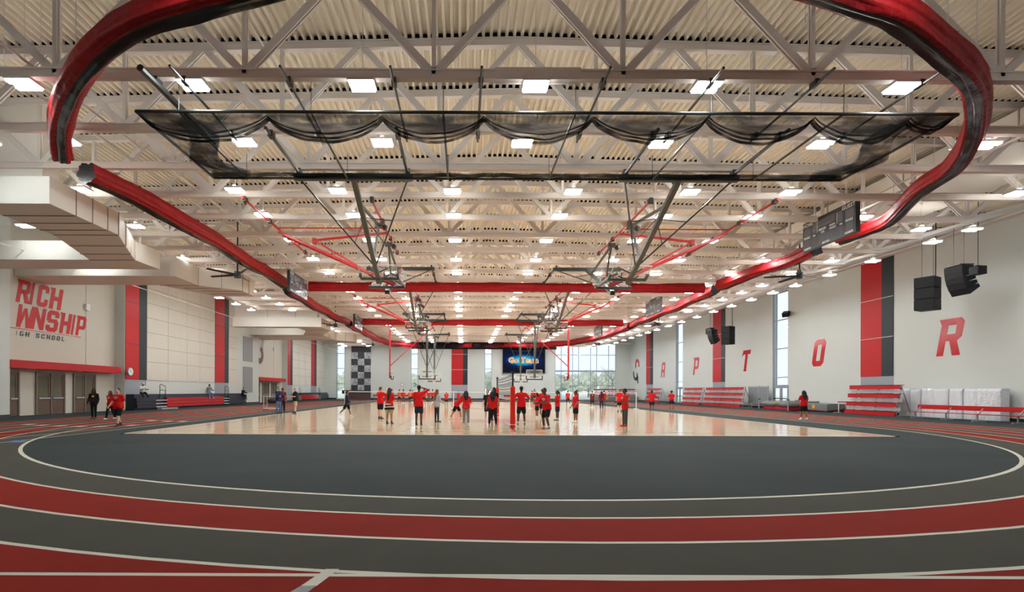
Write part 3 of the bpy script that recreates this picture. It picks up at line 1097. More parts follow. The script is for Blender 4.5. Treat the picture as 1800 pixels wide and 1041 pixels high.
# emblem in the far recess
e = empty('painted_emblem', (XT, 69.3, 5.3), 'black and red curved emblem over the far left doors, half hidden by the wall', 'emblem')
m = MB().use(M['letter_black'])
for (cy_, cz_, r, a0, a1) in ((68.7, 8.2, 1.0, -1.0, 2.4), (68.5, 6.4, .9, -2.2, 1.4)):
    yz_strip(m, arc_pts(cy_, cz_, r * .55, a0, a1), arc_pts(cy_, cz_, r * 1.2, a0, a1), XT + .012, .012)
m.build('body', None, e)
m = MB().use(M['letter_red'])
for (cy_, cz_, r, a0, a1) in ((68.7, 8.2, 1.0, -1.0, 2.4), (68.5, 6.4, .9, -2.2, 1.4)):
    yz_strip(m, arc_pts(cy_, cz_, r * 1.2, a0, a1), arc_pts(cy_, cz_, r * 1.38, a0, a1), XT + .012, .012)
m.build('outline', None, e)

# clock, small wall speakers, far wall box
r = empty('round_clock', (XL, 40.25, 3.05), 'round white clock beside the red header of the near left doors', 'clock')
MB().use(M['grey_metal']).tube([(XL + .3, 40.1, 3.05), (XL + .42, 40.1, 3.05)], .32, 24).build('case', None, r)
m = MB().use(M['print_white']).tube([(XL + .42, 40.1, 3.05), (XL + .43, 40.1, 3.05)], .28, 24)
m.use(M['mark_black']); m.bar((XL + .435, 40.1, 3.05), (XL + .435, 40.1, 3.25), .02); m.bar((XL + .435, 40.1, 3.05), (XL + .435, 40.22, 3.0), .02)
m.build('dial', None, r)
MB().use(M['grey_metal']).bar((XL, 40.1, 3.05), (XL + .3, 40.1, 3.05), .06).build('arm', None, r)
m = MB().use(M['print_white']); m.box(XL - .8, XL - .62, 36.8, 37.15, 7.35, 7.8)
tag(m.build('small_speaker', None), 'small white speaker box on the wall joint right of the red words', 'speaker')
m = MB().use(M['print_white']); m.box(XL - .8, XL - .62, 73.3, 73.7, 7.3, 7.75)
tag(m.build('small_speaker', None), 'small white speaker box above the far left doors', 'speaker')
m = MB().use(M['grey_metal']); m.box(-12.05, -11.45, YF - .06, YF, 2.55, 3.1)
m.use(M['print_white']); m.box(-11.98, -11.52, YF - .065, YF - .06, 2.62, 3.03)
tag(m.build('framed_box', None), 'small grey framed box on the far wall left of a tall window', 'wall box')

# ------------------------------------------------------------------ rectangular air ducts on the left
def air_duct(foot, z0, z1, lab, joints, dy=0):
    cx = sum(p[0] for p in foot) / len(foot); cy_ = sum(p[1] for p in foot) / len(foot) + dy
    r = empty('air_duct', (cx, cy_, z0), lab, 'duct')
    MB().use(M['duct']).prism([(x, y + dy) for x, y in foot], z0, z1).build('duct_body', None, r, bevel=.02)
    for (a, b) in joints:
        m = MB().use(M['duct_seam'])
        a3 = (a[0], a[1] + dy, z0 - .012); b3 = (b[0], b[1] + dy, z0 - .012)
        m.bar(a3, b3, .05, .03)
        m.bar((b[0] + .012, b[1] + dy, z0), (b[0] + .012, b[1] + dy, z1), .03, .03)
        m.build('flange', None, r)
    return r
D1 = [(-15.4, 19.0), (-15.4, 22.8), (-17.5, 27.2), (-17.4, 29.3), (-27.25, 29.3), (-27.25, 27.2), (-19.9, 27.2), (-18.3, 22.8), (-18.3, 20.2), (-25, 20.2), (-25, 19.0)]
J1 = [((-18.3, y), (-15.4, y)) for y in (20.3, 21.2, 22.1, 22.8)] + [((-18.9, 24.5), (-16.2, 24.5)), ((-19.5, 26.0), (-16.93, 26.0)), ((-19.9, 27.2), (-17.5, 27.2))]
D2 = [(-27.25, 31.0), (-17.5, 31.0), (-17.5, 33.7), (-15.4, 35.4), (-15.4, 37.6), (-18.2, 37.6), (-20, 33.7), (-27.25, 33.7)]
J2 = [((-20, 33.7), (-17.5, 33.7)), ((-18.9, 34.6), (-16.4, 34.6)), ((-18.2, 35.6), (-15.4, 35.6)), ((-18.2, 36.6), (-15.4, 36.6))]
for dy, where in ((0, 'near'), (36.3, 'far')):
    air_duct([p for p in D1], 8.52, 9.55, '%s beige air duct bending out from the left wall before the %s doors' % ('large' if dy == 0 else 'smaller-looking', where), J1, dy)
    air_duct([p for p in D2], 8.52, 9.72, 'beige air duct behind the bending duct at the %s left doors' % where, J2, dy)
    r = empty('duct_riser', (-20.5, 19.8 + dy, 9.55), 'square grey duct riser going up to the roof from the %s left duct' % where, 'duct')
    MB().use(M['duct']).box(-25, -15.95, 19.35 + dy, 20.15 + dy, 9.55, roof_z(-25)).build('duct_body', None, r)
    m = MB().use(M['duct_seam'])
    for x in (-18.3, -21.4): MB().use(M['duct_seam']).box(x, x + .04, 19.33 + dy, 19.35 + dy, 9.55, 12.3).build('flange', None, r)

# ------------------------------------------------------------------ ceiling fans
fanp = None
for k, (x, y, lab) in enumerate(((-14.3, 32.3, 'black five-blade ceiling fan beside the near left duct'), (20.9, 31.9, 'black five-blade ceiling fan nearest along the right wall'),
                    (-14.3, 57, 'black five-blade ceiling fan beside the far left duct'), (20.9, 54.9, 'black five-blade ceiling fan second along the right wall'),
                    (-14.3, 80.4, 'black five-blade ceiling fan above the climbing wall'), (20.6, 78, 'black five-blade ceiling fan in front of the big far window'))):
    if fanp is None:
        f = empty('overhead_fan', (x, y, 8.9), lab, 'ceiling fan', 'big black ceiling fans')
        MB().use(M['black_steel']).tube([(x, y, 9.0), (x, y, zt(x) + .2)], .05, 8).build('downrod', None, f)
        m = MB().use(M['black_steel']); m.tube([(x, y, 8.72), (x, y, 8.8), (x, y, 9.05), (x, y, 9.1)], .2, 14); m.build('hub', None, f)
        for b in range(5):
            a = .35 + 2 * PI * b / 5
            ca, sa = math.cos(a), math.sin(a)
            m = MB().use(M['black_steel'])
            def bp(t, w_, z): return (x + ca * t - sa * w_, y + sa * t + ca * w_, 8.9 + z)
            m.sweep([[bp(t, -h_, -.03), bp(t, h_, .03), bp(t, h_, .045), bp(t, -h_, -.015)] for t, h_ in ((.18, .09), (.5, .14), (1.2, .12), (2.0, .09))])
            m.build('blade', None, f)
        fanp, fx, fy = f, x, y
        fch = tree_of(f)
    else:
        copy_tree(fanp, (x - fx, y - fy, 0), lab, 'big black ceiling fans', children=fch)

# ------------------------------------------------------------------ rolled-up curtains
def catmull(pts, n):
    out = []
    P = [pts[0] * 2 - pts[1]] + pts + [pts[-1] * 2 - pts[-2]]
    for i in range(1, len(P) - 2):
        for k in range(n):
            t = k / n
            a, b, c, d = P[i - 1], P[i], P[i + 1], P[i + 2]
            out.append(.5 * ((2 * b) + (c - a) * t + (2 * a - 5 * b + 4 * c - d) * t * t + (3 * b - a - 3 * c + d) * t ** 3))
    out.append(pts[-1])
    return out

def rolled(pts, lab, rw, rh, dark=None, seed=1, per=6, sag=.05, end_black=True, grp='rolled-up red curtains'):
    """bundle of gathered vinyl along pts; dark = (a0, a1) share of the girth that shows the black lining"""
    rnd = random.Random(seed)
    path = catmull([Vector(p) for p in pts], per)
    root = empty('rolled_curtain', path[len(path) // 2], lab, 'curtain', grp)
    G = 44
    ph = [rnd.uniform(0, 6.28) for _ in range(6)]
    rings = []
    L = 0
    for k, p in enumerate(path):
        d = (path[min(k + 1, len(path) - 1)] - path[max(k - 1, 0)]).normalized()
        side = d.cross(Vector((0, 0, 1))).normalized()
        if k: L += (p - path[k - 1]).length
        ring = []
        droop = sag * math.sin(L * .9 + ph[5])
        for q in range(G):
            a = 2 * PI * q / G
            fold = 1 + .085 * math.sin(5 * a + ph[0] + .5 * math.sin(L * .8 + ph[3])) + .065 * math.sin(9 * a + ph[1] + .35 * L) + .04 * math.sin(14 * a + ph[2] - .5 * L)
            fold += .12 * noise.noise(Vector((math.cos(a) * 1.2, math.sin(a) * 1.2, L * .55 + seed * 9))) + .07 * noise.noise(Vector((math.cos(a) * 3.1, math.sin(a) * 3.1 + L * .6, L * 1.5 + seed * 5)))
            ca, sa = math.cos(a), math.sin(a)
            pw = .85
            ring.append(p + side * (rw * fold * math.copysign(abs(ca) ** pw, ca)) + Vector((0, 0, rh * fold * math.copysign(abs(sa) ** pw, sa) + droop)))
        rings.append(ring)
    if dark is None:
        m = MB().use(M['vinyl_red']); m.sweep(rings, caps=True); m.build('red_vinyl', None, root, smooth=True)
    else:
        q0, q1 = int(dark[0] * G), int(dark[1] * G)
        idr = [(q % G) for q in range(q1, q0 + G + 1)]
        m = MB().use(M['vinyl_red']); m.sweep([[r_[q] for q in idr] for r_ in rings], closed=False); m.build('red_vinyl', None, root, smooth=True)
        idk = [q % G for q in range(q0, q1 + 1)]
        m = MB().use(M['vinyl_black']); m.sweep([[r_[q] for q in idk] for r_ in rings], closed=False); m.build('black_lining', None, root, smooth=True)
        for r_ in (rings[0], rings[-1]):
            m = MB().use(M['vinyl_black']); m.poly(r_); m.build('end_cap', None, root)
    # straps and hangers up to the trusses
    L = 0; nxt = 1.2
    for k in range(1, len(path)):
        L += (path[k] - path[k - 1]).length
        if L > nxt:
            nxt += 2.8
            p = path[k]
            m = MB().use(M['white_metal'])
            m.tube([p + Vector((0, 0, rh * .7)), p + Vector((0, 0, .62)), (p.x, p.y, roof_z(p.x) + .05)], .012, 5)
            m.bar(p + Vector((-.25, 0, rh + .12)), p + Vector((.25, 0, rh + .12)), .05)
            m.build('hanger', None, root)
    return root
ZC = 9.62
def cpts(l, Z=ZC): return [at_height(x, y, Z) for x, y in l]
rolled([Vector((1.5, 9.3, ZC)), Vector((-2.4, 9.6, ZC))] + cpts([(333, 7), (233, 43), (173, 83), (133, 133), (111, 187), (103, 233), (108, 270)]),
       'red and black rolled curtain curving overhead at upper left, its lower end open', .30, .30, (.72, .82), seed=3, per=12)
rolled([Vector((2.0, 9.3, ZC)), Vector((5.4, 9.6, ZC))] + cpts([(1517, 3), (1583, 30), (1643, 70), (1690, 110), (1713, 150), (1717, 193), (1707, 240), (1673, 290), (1617, 333), (1565, 381), (1520, 403), (1475, 421)]),
       'red and black rolled curtain sweeping overhead at upper right, down to the large scoreboard', .28, .32, (.65, .80), seed=8, per=12)
rolled(cpts([(150, 303), (213, 334), (330, 395), (420, 450), (498, 497)]), 'long red rolled curtain along the left side, nearest of its row', .36, .36, (.66, .8), seed=5, per=12)
rolled(cpts([(505, 509), (545, 533), (580, 553), (610, 567)]), 'red rolled curtain along the left side between the two left scoreboards', .36, .36, (.66, .8), seed=6, per=12)
rolled(cpts([(613, 570), (640, 584), (665, 597), (692, 604.5), (740, 608), (790, 608.5), (831, 607.5)], 9.5), 'red rolled curtain turning the far left bend of the oval', .42, .42, (.66, .8), seed=7, per=10)
rolled(cpts([(843, 608.5), (900, 608), (960, 606), (1005, 602), (1045, 595), (1080, 584), (1108, 573)], 9.5), 'red rolled curtain turning the far right bend below the video board top', .42, .42, (.66, .8), seed=9, per=10)
rolled(cpts([(1110, 571.5), (1140, 559), (1180, 543), (1220, 526), (1257, 508)]), 'red rolled curtain along the right side beyond the first divider', .36, .36, (.66, .8), seed=10, per=12)
rolled(cpts([(1264, 501), (1330, 478), (1384, 459), (1433, 437)]), 'red rolled curtain along the right side just beyond the large scoreboard', .36, .36, (.66, .8), seed=11, per=12)
# dividers between the courts
for (y, lab, sd) in ((39.3, 'straight red rolled divider curtain across the hall, nearer of two', 21), (59.3, 'straight red rolled divider curtain across the hall, farther of two', 22)):
    rolled([(-11.9, y, 9.6), (-5, y, 9.58), (3, y, 9.6), (11, y, 9.58), (18.4, y, 9.6)], lab, .3, .33, (.68, .78), seed=sd, per=16, sag=.01)
# dark bunched mesh behind the far curtains
m = MB().use(M['cage_net_thick'])
for k in range(3):
    yb = 88.2 + .35 * k
    n = 90
    for j in range(n):
        x0, x1 = -9 + 25 * j / n, -9 + 25 * (j + 1) / n
        f = lambda x: 9.55 + .5 * noise.noise(Vector((x * .9, k * 3, 0))) + .25 * math.sin(x * 1.1 + k)
        m.poly([(x0, yb, 9.3 - .4), (x1, yb, 9.3 - .4), (x1, yb, f(x1) + .8), (x0, yb, f(x0) + .8)])
tag(m.build('gathered_netting', None), 'dark gathered netting hanging above the far curtains', 'netting', None, 'stuff')

# ------------------------------------------------------------------ scoreboards
def scoreboard(x, y0, y1, z0, z1, face, lab):
    """board in a plane of constant x; face = +1 looks towards +x"""
    r = empty('scoreboard', (x, (y0 + y1) / 2, z0), lab, 'scoreboard', 'hanging scoreboards')
    MB().use(M['board_black']).box(x - .1, x + .1, y0, y1, z0, z1).build('cabinet', None, r)
    xf = x + face * .102
    W_, H_ = y1 - y0, z1 - z0
    # u runs along the reading direction
    def P3(u, v): return (xf, (y0 + u * W_) if face < 0 and False else (y1 - u * W_ if face < 0 else y0 + u * W_), z0 + v * H_)
    def rect(mb, u0, u1, v0, v1, dx=0.0):
        mb.poly([(p[0] + face * dx, p[1], p[2]) for p in (P3(u0, v0), P3(u1, v0), P3(u1, v1), P3(u0, v1))])
    for (u0, u1, v0, v1) in ((.03, .17, .52, .80), (.03, .14, .12, .38), (.83, .97, .52, .80), (.84, .95, .12, .38), (.31, .64, .62, .88),
                             (.21, .28, .5, .85), (.70, .78, .5, .85), (.34, .60, .12, .36), (.21, .27, .14, .36), (.72, .78, .14, .36)):
        d = MB().use(M['digit_panel']); rect(d, u0, u1, v0, v1, .004); d.build('digit_window', None, r)
    t = MB().use(M['print_white'])
    ux = Vector(P3(1, 0)) - Vector(P3(0, 0)); ux.normalize()
    def tx(s, u, v, sz):
        o = Vector(P3(u, v)); put_text(t, s, sz, o + Vector((face * .006, 0, 0)), ux, (0, 0, 1), .006)
    tx('HOME', .11, .89, .25); tx('GUEST', .88, .89, .25)
    tx('FOULS', .09, .45, .14); tx('FOULS', .89, .45, .14)
    tx('POINTS', .10, .06, .13); tx('POINTS', .89, .06, .13)
    tx('PERIOD', .40, .54, .14); tx('PTS', .41, .43, .14)
    tx('WON', .59, .54, .13); tx('FOULS', .60, .44, .13)
    tx('TOL', .24, .43, .09); tx('TOL', .75, .43, .09)
    tx('MATCH', .47, .06, .13)
    for k, c in enumerate('BONUS'):
        tx(c, .30, .82 - .075 * k, .085); tx(c, .68, .82 - .075 * k, .085)
    t.build('lettering', None, r)
    h = MB().use(M['white_metal'])
    for y in (y0 + .7, y1 - .7):
        h.tube([(x, y, z1), (x, y, roof_z(x) + .1)], .03, 6)
    h.build('hanger', None, r)
scoreboard(17.3, 22.5, 26.0, 8.72, 10.14, -1, 'large dark scoreboard at upper right, hung in the right curtain row')
scoreboard(17.3, 44.9, 48.5, 8.72, 10.1, -1, 'dark scoreboard on the right, second nearest in its row')
scoreboard(17.3, 64.2, 67.8, 8.72, 10.1, -1, 'dark scoreboard on the right, smallest and farthest in its row')
scoreboard(-11.8, 34.4, 38.2, 8.35, 9.75, 1, 'scoreboard on the left beside the near divider curtain')
scoreboard(-11.8, 55.0, 59.0, 8.5, 9.9, 1, 'scoreboard on the left beside the far divider curtain')

# ------------------------------------------------------------------ batting-cage net lifted under the trusses
NX0, NX1, NY0, NY1, NZ = -9.2, 13.8, 14.32, 18.8, 9.42
cg = empty('batting_cage_net', (2.3, 16.5, NZ), 'long black batting-cage net raised flat under the roof, sagging in swags', 'sports net')
for (a, b) in (((NX0, NY0), (NX1, NY0)), ((NX0, NY1), (NX1, NY1)), ((NX0, NY0), (NX0, NY1)), ((NX1, NY0), (NX1, NY1))):
    MB().use(M['black_steel']).tube([(a[0], a[1], NZ), (b[0], b[1], NZ)], .045, 8).build('frame_pipe', None, cg)
for x in (-8.0, -4.3, -.6, 3.1, 6.9, 10.6):
    MB().use(M['black_steel']).tube([(x - .0, NY0, NZ), (x + .0, NY1, NZ)], .035, 8).build('cross_pipe', None, cg)
rnd = random.Random(4)
hang = [NX0, -5.6, -2.35, .55, 3.65, 6.9, 9.9, NX1 - 1.2, NX1]
ns = MB().use(M['cage_net'])
nt_ = MB().use(M['cage_net_thick'])
for i in range(len(hang) - 1):
    a, b = hang[i], hang[i + 1]
    for lay in range(4):
        sagd = (.34, .46, .56, .62)[lay] * rnd.uniform(.85, 1.1) * (1 if b - a > 2 else .5)
        yb = NY0 + .06 * lay
        nx, nz = 18, 4
        g = []
        for q in range(nz + 1):
            row = []
            for k in range(nx + 1):
                t = k / nx
                s_ = sagd * (4 * t * (1 - t)) ** .8 + .05
                row.append((a + (b - a) * t, yb + .25 * math.sin(PI * t) * q / nz + .05 * noise.noise(Vector((a + t * 4, q, lay))), NZ - s_ * q / nz))
            g.append(row)
        ns.sweep(g, closed=False)
    for lay in range(3):
        sagd = (.5, .58, .64)[lay] * (1 if b - a > 2 else .5)
        ring = []
        for k in range(19):
            t = k / 18
            ring.append((a + (b - a) * t, NY0 + .15 + .1 * lay, NZ - .03 - sagd * (4 * t * (1 - t)) ** .8 * (1 + .12 * noise.noise(Vector((t * 5 + a, lay, 1))))))
        nt_.tube(ring, .022 + .008 * lay, 6, caps=False)
# the far side: net bundled above the far pipe
for i in range(9):
    a, b = NX0 + (NX1 - NX0) * i / 9, NX0 + (NX1 - NX0) * (i + 1) / 9
    for lay in range(2):
        g0, g1, g2 = [], [], []
        for k in range(13):
            t = k / 12; x = a + (b - a) * t
            hgt = .16 + .2 * abs(noise.noise(Vector((x * .7, lay, 5)))) + .16 * max(0, noise.noise(Vector((x * .35, lay + 3, 2))))
            g0.append((x, NY1 - .1 - .2 * lay, NZ - .03)); g1.append((x, NY1 - .05 - .2 * lay, NZ + hgt * .5)); g2.append((x, NY1 - .1, NZ + hgt))
        ns.sweep([g0, g1, g2], closed=False)
    nt_.tube([(a + (b - a) * k / 8, NY1 - .12, NZ + .07 + .05 * noise.noise(Vector((a + k * .4, 0, 9)))) for k in range(9)], .07, 6, caps=False)
# net ends hanging along the two short sides, with a bunch drawn inwards
for x, s in ((NX0, 1), (NX1, -1)):
    for lay in range(2):
        g = []
        for q in range(7):
            row = []
            for k in range(15):
                t = k / 14
                sg = (.55 if lay else .3) * math.sin(PI * t) * (q / 6)
                row.append((x + s * q / 6 * (.9 + .5 * lay) * (1 - .35 * t), NY0 + (NY1 - NY0) * t, NZ - sg + .06 * noise.noise(Vector((q * .7, t * 5, lay)))))
            g.append(row)
        ns.sweep(g, closed=False)
    bunch = [(x + s * (1.2 + .25 * math.sin(k * .9)), NY0 + .3 + (NY1 - NY0 - .6) * k / 12, NZ - .35 * math.sin(PI * k / 12) + .02) for k in range(13)]
    for lay in range(5):
        g = []
        for q in range(5):
            g.append([(p[0] + s * (-.45 + .22 * q) + .12 * noise.noise(Vector((p[1] * 1.5, q, lay))), p[1], p[2] - .12 + .25 * noise.noise(Vector((p[1] * 1.1, q * .8, lay * 3)))) for p in bunch])
        ns.sweep(g, closed=False)
ns.build('netting', None, cg, smooth=True)['kind'] = 'stuff'
nt_.build('gathered_netting', None, cg, smooth=True)['kind'] = 'stuff'
# lifting lines
ll = MB().use(M['black_steel'])
for x in (-8.0, -4.3, -.6, 3.1, 6.9, 10.6):
    for y in (NY0, NY1):
        ll.tube([(x, y, NZ), (x, y, 10.3)], .01, 4)
ll.build('lifting_line', None, cg)
# dark rods carried by the first truss chords
for k, (x, rr) in enumerate(((-8.25, .09), (-7.5, .035), (-4.7, .035), (-1.9, .035), (.43, .035), (3.7, .035), (6.57, .035), (9.39, .035), (12.2, .035))):
    m = MB().use(M['black_steel'])
    m.tube([(x, 13.0, 9.9 - rr), (x, 16.9, 9.9 - rr)], rr, 8)
    for y in (13.75, 16.56):
        m.box(x - .06, x + .06, y - .13, y + .13, 9.84, 9.99)
    o = m.build('hanger_rod', None)
    tag(o, ('thick dark rail' if rr > .1 else 'thin dark rod') + ' across the first two truss chords, %s from the left' % ORD[k], 'ceiling rod', 'dark rods over the batting-cage net')

# ------------------------------------------------------------------ basketball goals
def board(mb_parts, root, c, right, up, front, w_=1.83, h_=1.07):
    """glass backboard centred on c; builds its parts under root"""
    c, right, up, front = Vector(c), Vector(right), Vector(up), Vector(front)
    def P(u, v, f=0.0): return c + right * u + up * v + front * f
    g = MB().use(M['board_glass'])
    n = 0
    for f in (-.015, .015):
        g.poly([P(-w_ / 2, -h_ / 2, f), P(w_ / 2, -h_ / 2, f), P(w_ / 2, h_ / 2, f), P(-w_ / 2, h_ / 2, f)])
    bd = g.build('backboard', None, root)
    m = MB().use(M['white_metal'])
    m.bar(P(-w_ / 2, h_ / 2), P(w_ / 2, h_ / 2), .045); m.bar(P(-w_ / 2, -h_ / 2), P(-w_ / 2, h_ / 2), .03); m.bar(P(w_ / 2, -h_ / 2), P(w_ / 2, h_ / 2), .03)
    a, b = .295, .45
    for u0, v0, u1, v1 in ((-a, -.38, a, -.38), (-a, .07, a, .07), (-a, -.38, -a, .07), (a, -.38, a, .07)):
        m.bar(P(u0, v0, .02), P(u1, v1, .02), .05, .01)
    m.build('white_border', None, bd)
    m = MB().use(M['black_steel'])
    m.bar(P(-w_ / 2 - .03, -h_ / 2 - .02), P(w_ / 2 + .05, -h_ / 2 - .02), .13)
    for s in (-1, 1):
        m.bar(P(s * (w_ / 2 + .01), -h_ / 2), P(s * (w_ / 2 + .01), -h_ / 2 + .42), .11)
    m.build('edge_pad', None, bd)
    m = MB().use(M['rim_orange'])
    rc = P(0, -.38, .38)
    m.tube([rc + right * (.23 * math.cos(2 * PI * k / 20)) + front * (.23 * math.sin(2 * PI * k / 20)) for k in range(21)], .014, 6, caps=False)
    m.bar(P(0, -.38, .0), P(0, -.38, .16), .12, .05)
    rim = m.build('rim', None, bd)
    m = MB().use(M['cord_white'])
    for k in range(12):
        t0 = 2 * PI * k / 12
        for sg in (1, -1):
            pts = []
            for q in range(4):
                t = t0 + sg * q * PI / 12
                rr = (.22, .17, .14, .12)[q]
                pts.append(rc + right * (rr * math.cos(t)) + front * (rr * math.sin(t)) - up * (.13 * q))
            m.tube(pts, .006, 4, caps=False)
    m.build('net', None, rim)
    return bd

def clamps(r, x, ya, yb, m):
    ya, yb = sorted((ya, yb))
    for k in range(NT):
        yt = TY0 + TS * k
        if ya - .1 <= yt <= yb + .1:
            MB().use(M[m]).box(x - .08, x + .08, yt - .13, yt + .13, 9.80, 10.0).build('clamp', None, r)

def black_goal(px, y0, sg, phi, lab):
    """ceiling-hung goal; sg +1: folds away from the camera and faces away, -1 the reverse; phi 0 = lowered"""
    r = empty('basketball_goal', (px, y0, 9.72), lab, 'basketball goal', 'black ceiling-hung basketball goals')
    up_dir = Vector((0, -sg * math.sin(phi), math.cos(phi)))          # from the board up to the pivot
    front = Vector((0, sg * math.cos(phi), math.sin(phi)))
    P0 = Vector((px, y0, 9.66))
    Lm = 6.5
    E = P0 - up_dir * Lm
    for s in (-1, 1):
        MB().use(M['black_steel']).tube([(px + s * 2.05, y0 - sg * 3.35, 9.86), (px + s * 2.05, y0 + sg * .25, 9.86)], .06, 8).build('mount_pipe', None, r)
        clamps(r, px + s * 2.05, y0 - sg * 3.35, y0 + sg * .25, 'black_steel')
    m = MB().use(M['black_steel']); m.box(px - 2.25, px + 2.25, y0 - .1, y0 + .1, 9.6, 9.82)
    m.build('pivot_beam', None, r)
    m = MB().use(M['dark_steel']); m.bar(P0, E, .2, .17); m.bar(E - up_dir * .0, E + up_dir * .35, .26, .22); m.build('mast', None, r)
    J = P0 - up_dir * (Lm * .82)
    for s in (-1, 1):
        MB().use(M['black_steel']).tube([Vector((px + s * 2.05, y0, 9.66)), J], .035, 6).build('side_brace', None, r)
        m = MB().use(M['black_steel'])
        v38 = Vector((px + s * 2.05, y0, 9.66)).lerp(J, .42); v60 = Vector((px + s * 2.05, y0, 9.66)).lerp(J, .68)
        mm = P0 - up_dir * (Lm * .36) + front * .25
        m.tube([v38, mm], .02, 5); m.tube([mm, v60], .02, 5)
        m.build('cross_brace', None, r)
    if phi > .3:
        K = Vector((px + .02, y0 + sg * 5.6, 9.72))
    else:
        K = Vector((px + .02, y0 - sg * 3.1, 9.75))
    m = MB().use(M['dark_steel']); m.bar(P0 - up_dir * (Lm * .2), K, .1); m.bar(K, P0 - up_dir * (Lm * .72), .09)
    m.box(K.x - .2, K.x + .2, K.y - .12, K.y + .12, K.z - .1, K.z + .1)
    m.build('knee_brace', None, r)
    c = E + up_dir * .40 + front * .3
    bd = board(None, r, c, Vector((1, 0, 0)), up_dir, front)
    m = MB().use(M['black_steel'])
    for s in (-1, 1):
        for v in (-.25, .3):
            m.bar(E + up_dir * (.4 + v), c + Vector((s * .5, 0, 0)) + up_dir * v, .06)
    m.bar(E + up_dir * .1, E + up_dir * .75, .085, .08)
    m.build('board_frame', None, r)
    m = MB().use(M['black_steel'])
    m.ball(K + Vector((.3, 0, -.12)), .14, seg=10, rings=6)
    m.tube([K + Vector((.3, 0, -.1)), K + Vector((.3, 0, .5))], .01, 4)
    m.tube([K + Vector((.3, 0, -.2)), c], .008, 4)
    m.build('winch', None, r)
PH = math.radians(66)
GX = (-4.2, 8.12)
for i, (yo, ph, wl) in enumerate(((0, PH, 'nearest court'), (19.9, PH, 'middle court'), (39.2, 0, 'farthest court'))):
    for j, px in enumerate(GX):
        sd = ('left', 'right')[j]
        black_goal(px, 19.4 + yo, 1, ph, 'black basketball goal %s over the %s, %s one at its near side' % ('folded up' if ph else 'lowered', wl, sd))
        black_goal(px, 33.9 + yo, -1, ph, 'black basketball goal %s over the %s, %s one at its far side' % ('folded up' if ph else 'lowered', wl, sd))

def red_goal(x0, x1, yc, s, phi, lab):
    """side-folding goal; pivot at x0, stay pipe at x1; s = sign of folding direction"""
    r = empty('basketball_goal', (x0, yc, 9.86), lab, 'basketball goal', 'red side-folding basketball goals')
    for x, l in ((x0, 4.6), (x1, 4.4)):
        MB().use(M['red_steel']).tube([(x, yc - l, 9.88), (x, yc + l, 9.88)], .055, 8).build('mount_pipe', None, r)
        clamps(r, x, yc - l, yc + l, 'black_steel')
    MB().use(M['red_steel']).tube([(x0, yc - .5, 9.88), (x1, yc - .5, 9.88)], .03, 6).build('tie_rod', None, r)
    up_dir = Vector((-s * math.sin(phi), 0, math.cos(phi)))
    front = Vector((s * math.cos(phi), 0, math.sin(phi)))
    Lm = 6.5
    P0 = Vector((x0, yc, 9.75)); E = P0 - up_dir * Lm
    m = MB().use(M['red_steel'])
    for dy in (-.3, .3):
        m.bar(P0 + Vector((0, dy, 0)), E + Vector((0, dy * .3, 0)), .12, .12)
    for t in (.25, .5, .75):
        m.bar(P0 - up_dir * (Lm * t) + Vector((0, -.3 * (1 - .7 * t), 0)), P0 - up_dir * (Lm * t) + Vector((0, .3 * (1 - .7 * t), 0)), .07)
    m.build('mast', None, r)
    S = Vector((x1, yc, 9.8))
    if phi > .3:
        el = Vector((x1 - s * 3.75, yc, 9.4))
        m = MB().use(M['red_steel']); m.bar(S, el, .1); m.bar(el, P0 - up_dir * (Lm * .8), .08)
        m.box(el.x - .1, el.x + .1, yc - .08, yc + .08, el.z - .18, el.z + .1); m.build('fold_brace', None, r)
    else:
        m = MB().use(M['red_steel']); m.bar(S, P0 - up_dir * (Lm * .76), .1); m.build('fold_brace', None, r)
    c = E + up_dir * .42 + front * .32
    board(None, r, c, Vector((0, 1, 0)), up_dir, front)
    m = MB().use(M['black_steel'])
    for v in (-.2, .25):
        for q in (-1, 1):
            m.bar(E + up_dir * (.4 + v), c + Vector((0, q * .5, 0)) + up_dir * v, .06)
    m.bar(E, E + up_dir * .7, .2, .2)
    m.build('board_frame', None, r)
for i, (yc, ph, wl) in enumerate(((26.5, PH, 'nearest court'), (46.2, PH, 'middle court'), (65.8, 0, 'farthest court'))):
    red_goal(-9.5, -4.0, yc, 1, ph, 'red side-folding basketball goal, %s at the left of the %s' % ('folded up' if ph else 'lowered', wl))
    red_goal(13.45, 8.05, yc, -1, ph, 'red side-folding basketball goal, %s at the right of the %s' % ('folded up' if ph else 'lowered', wl))
# ------------------------------------------------------------------ volleyball and badminton nets
def net_panel(p, q, z0, z1, sag=0.0, m='net_black', seg=12):
    p, q = Vector(p), Vector(q)
    L = (q - p).length
    g = MB().use(M[m])
    for k in range(seg):
        t, u = k / seg, (k + 1) / seg
        a, b = p.lerp(q, t), p.lerp(q, u)
        sa, sb = sag * 4 * t * (1 - t), sag * 4 * u * (1 - u)
        g.uv[len(g.f)] = [(t * L, 0), (u * L, 0), (u * L, z1 - z0), (t * L, z1 - z0)]
        g.poly([(a.x, a.y, z0 - sa), (b.x, b.y, z0 - sb), (b.x, b.y, z1 - sa), (a.x, a.y, z1 - sa)])
    return g
def tape(mb, p, q, z, w_, sag=0.0, seg=12):
    p, q = Vector(p), Vector(q)
    pts = []
    for k in range(seg + 1):
        t = k / seg
        a = p.lerp(q, t)
        pts.append((a.x, a.y, z - sag * 4 * t * (1 - t)))
    for a, b in zip(pts, pts[1:]):
        mb.bar(a, b, .02, w_)
VX = 2.14
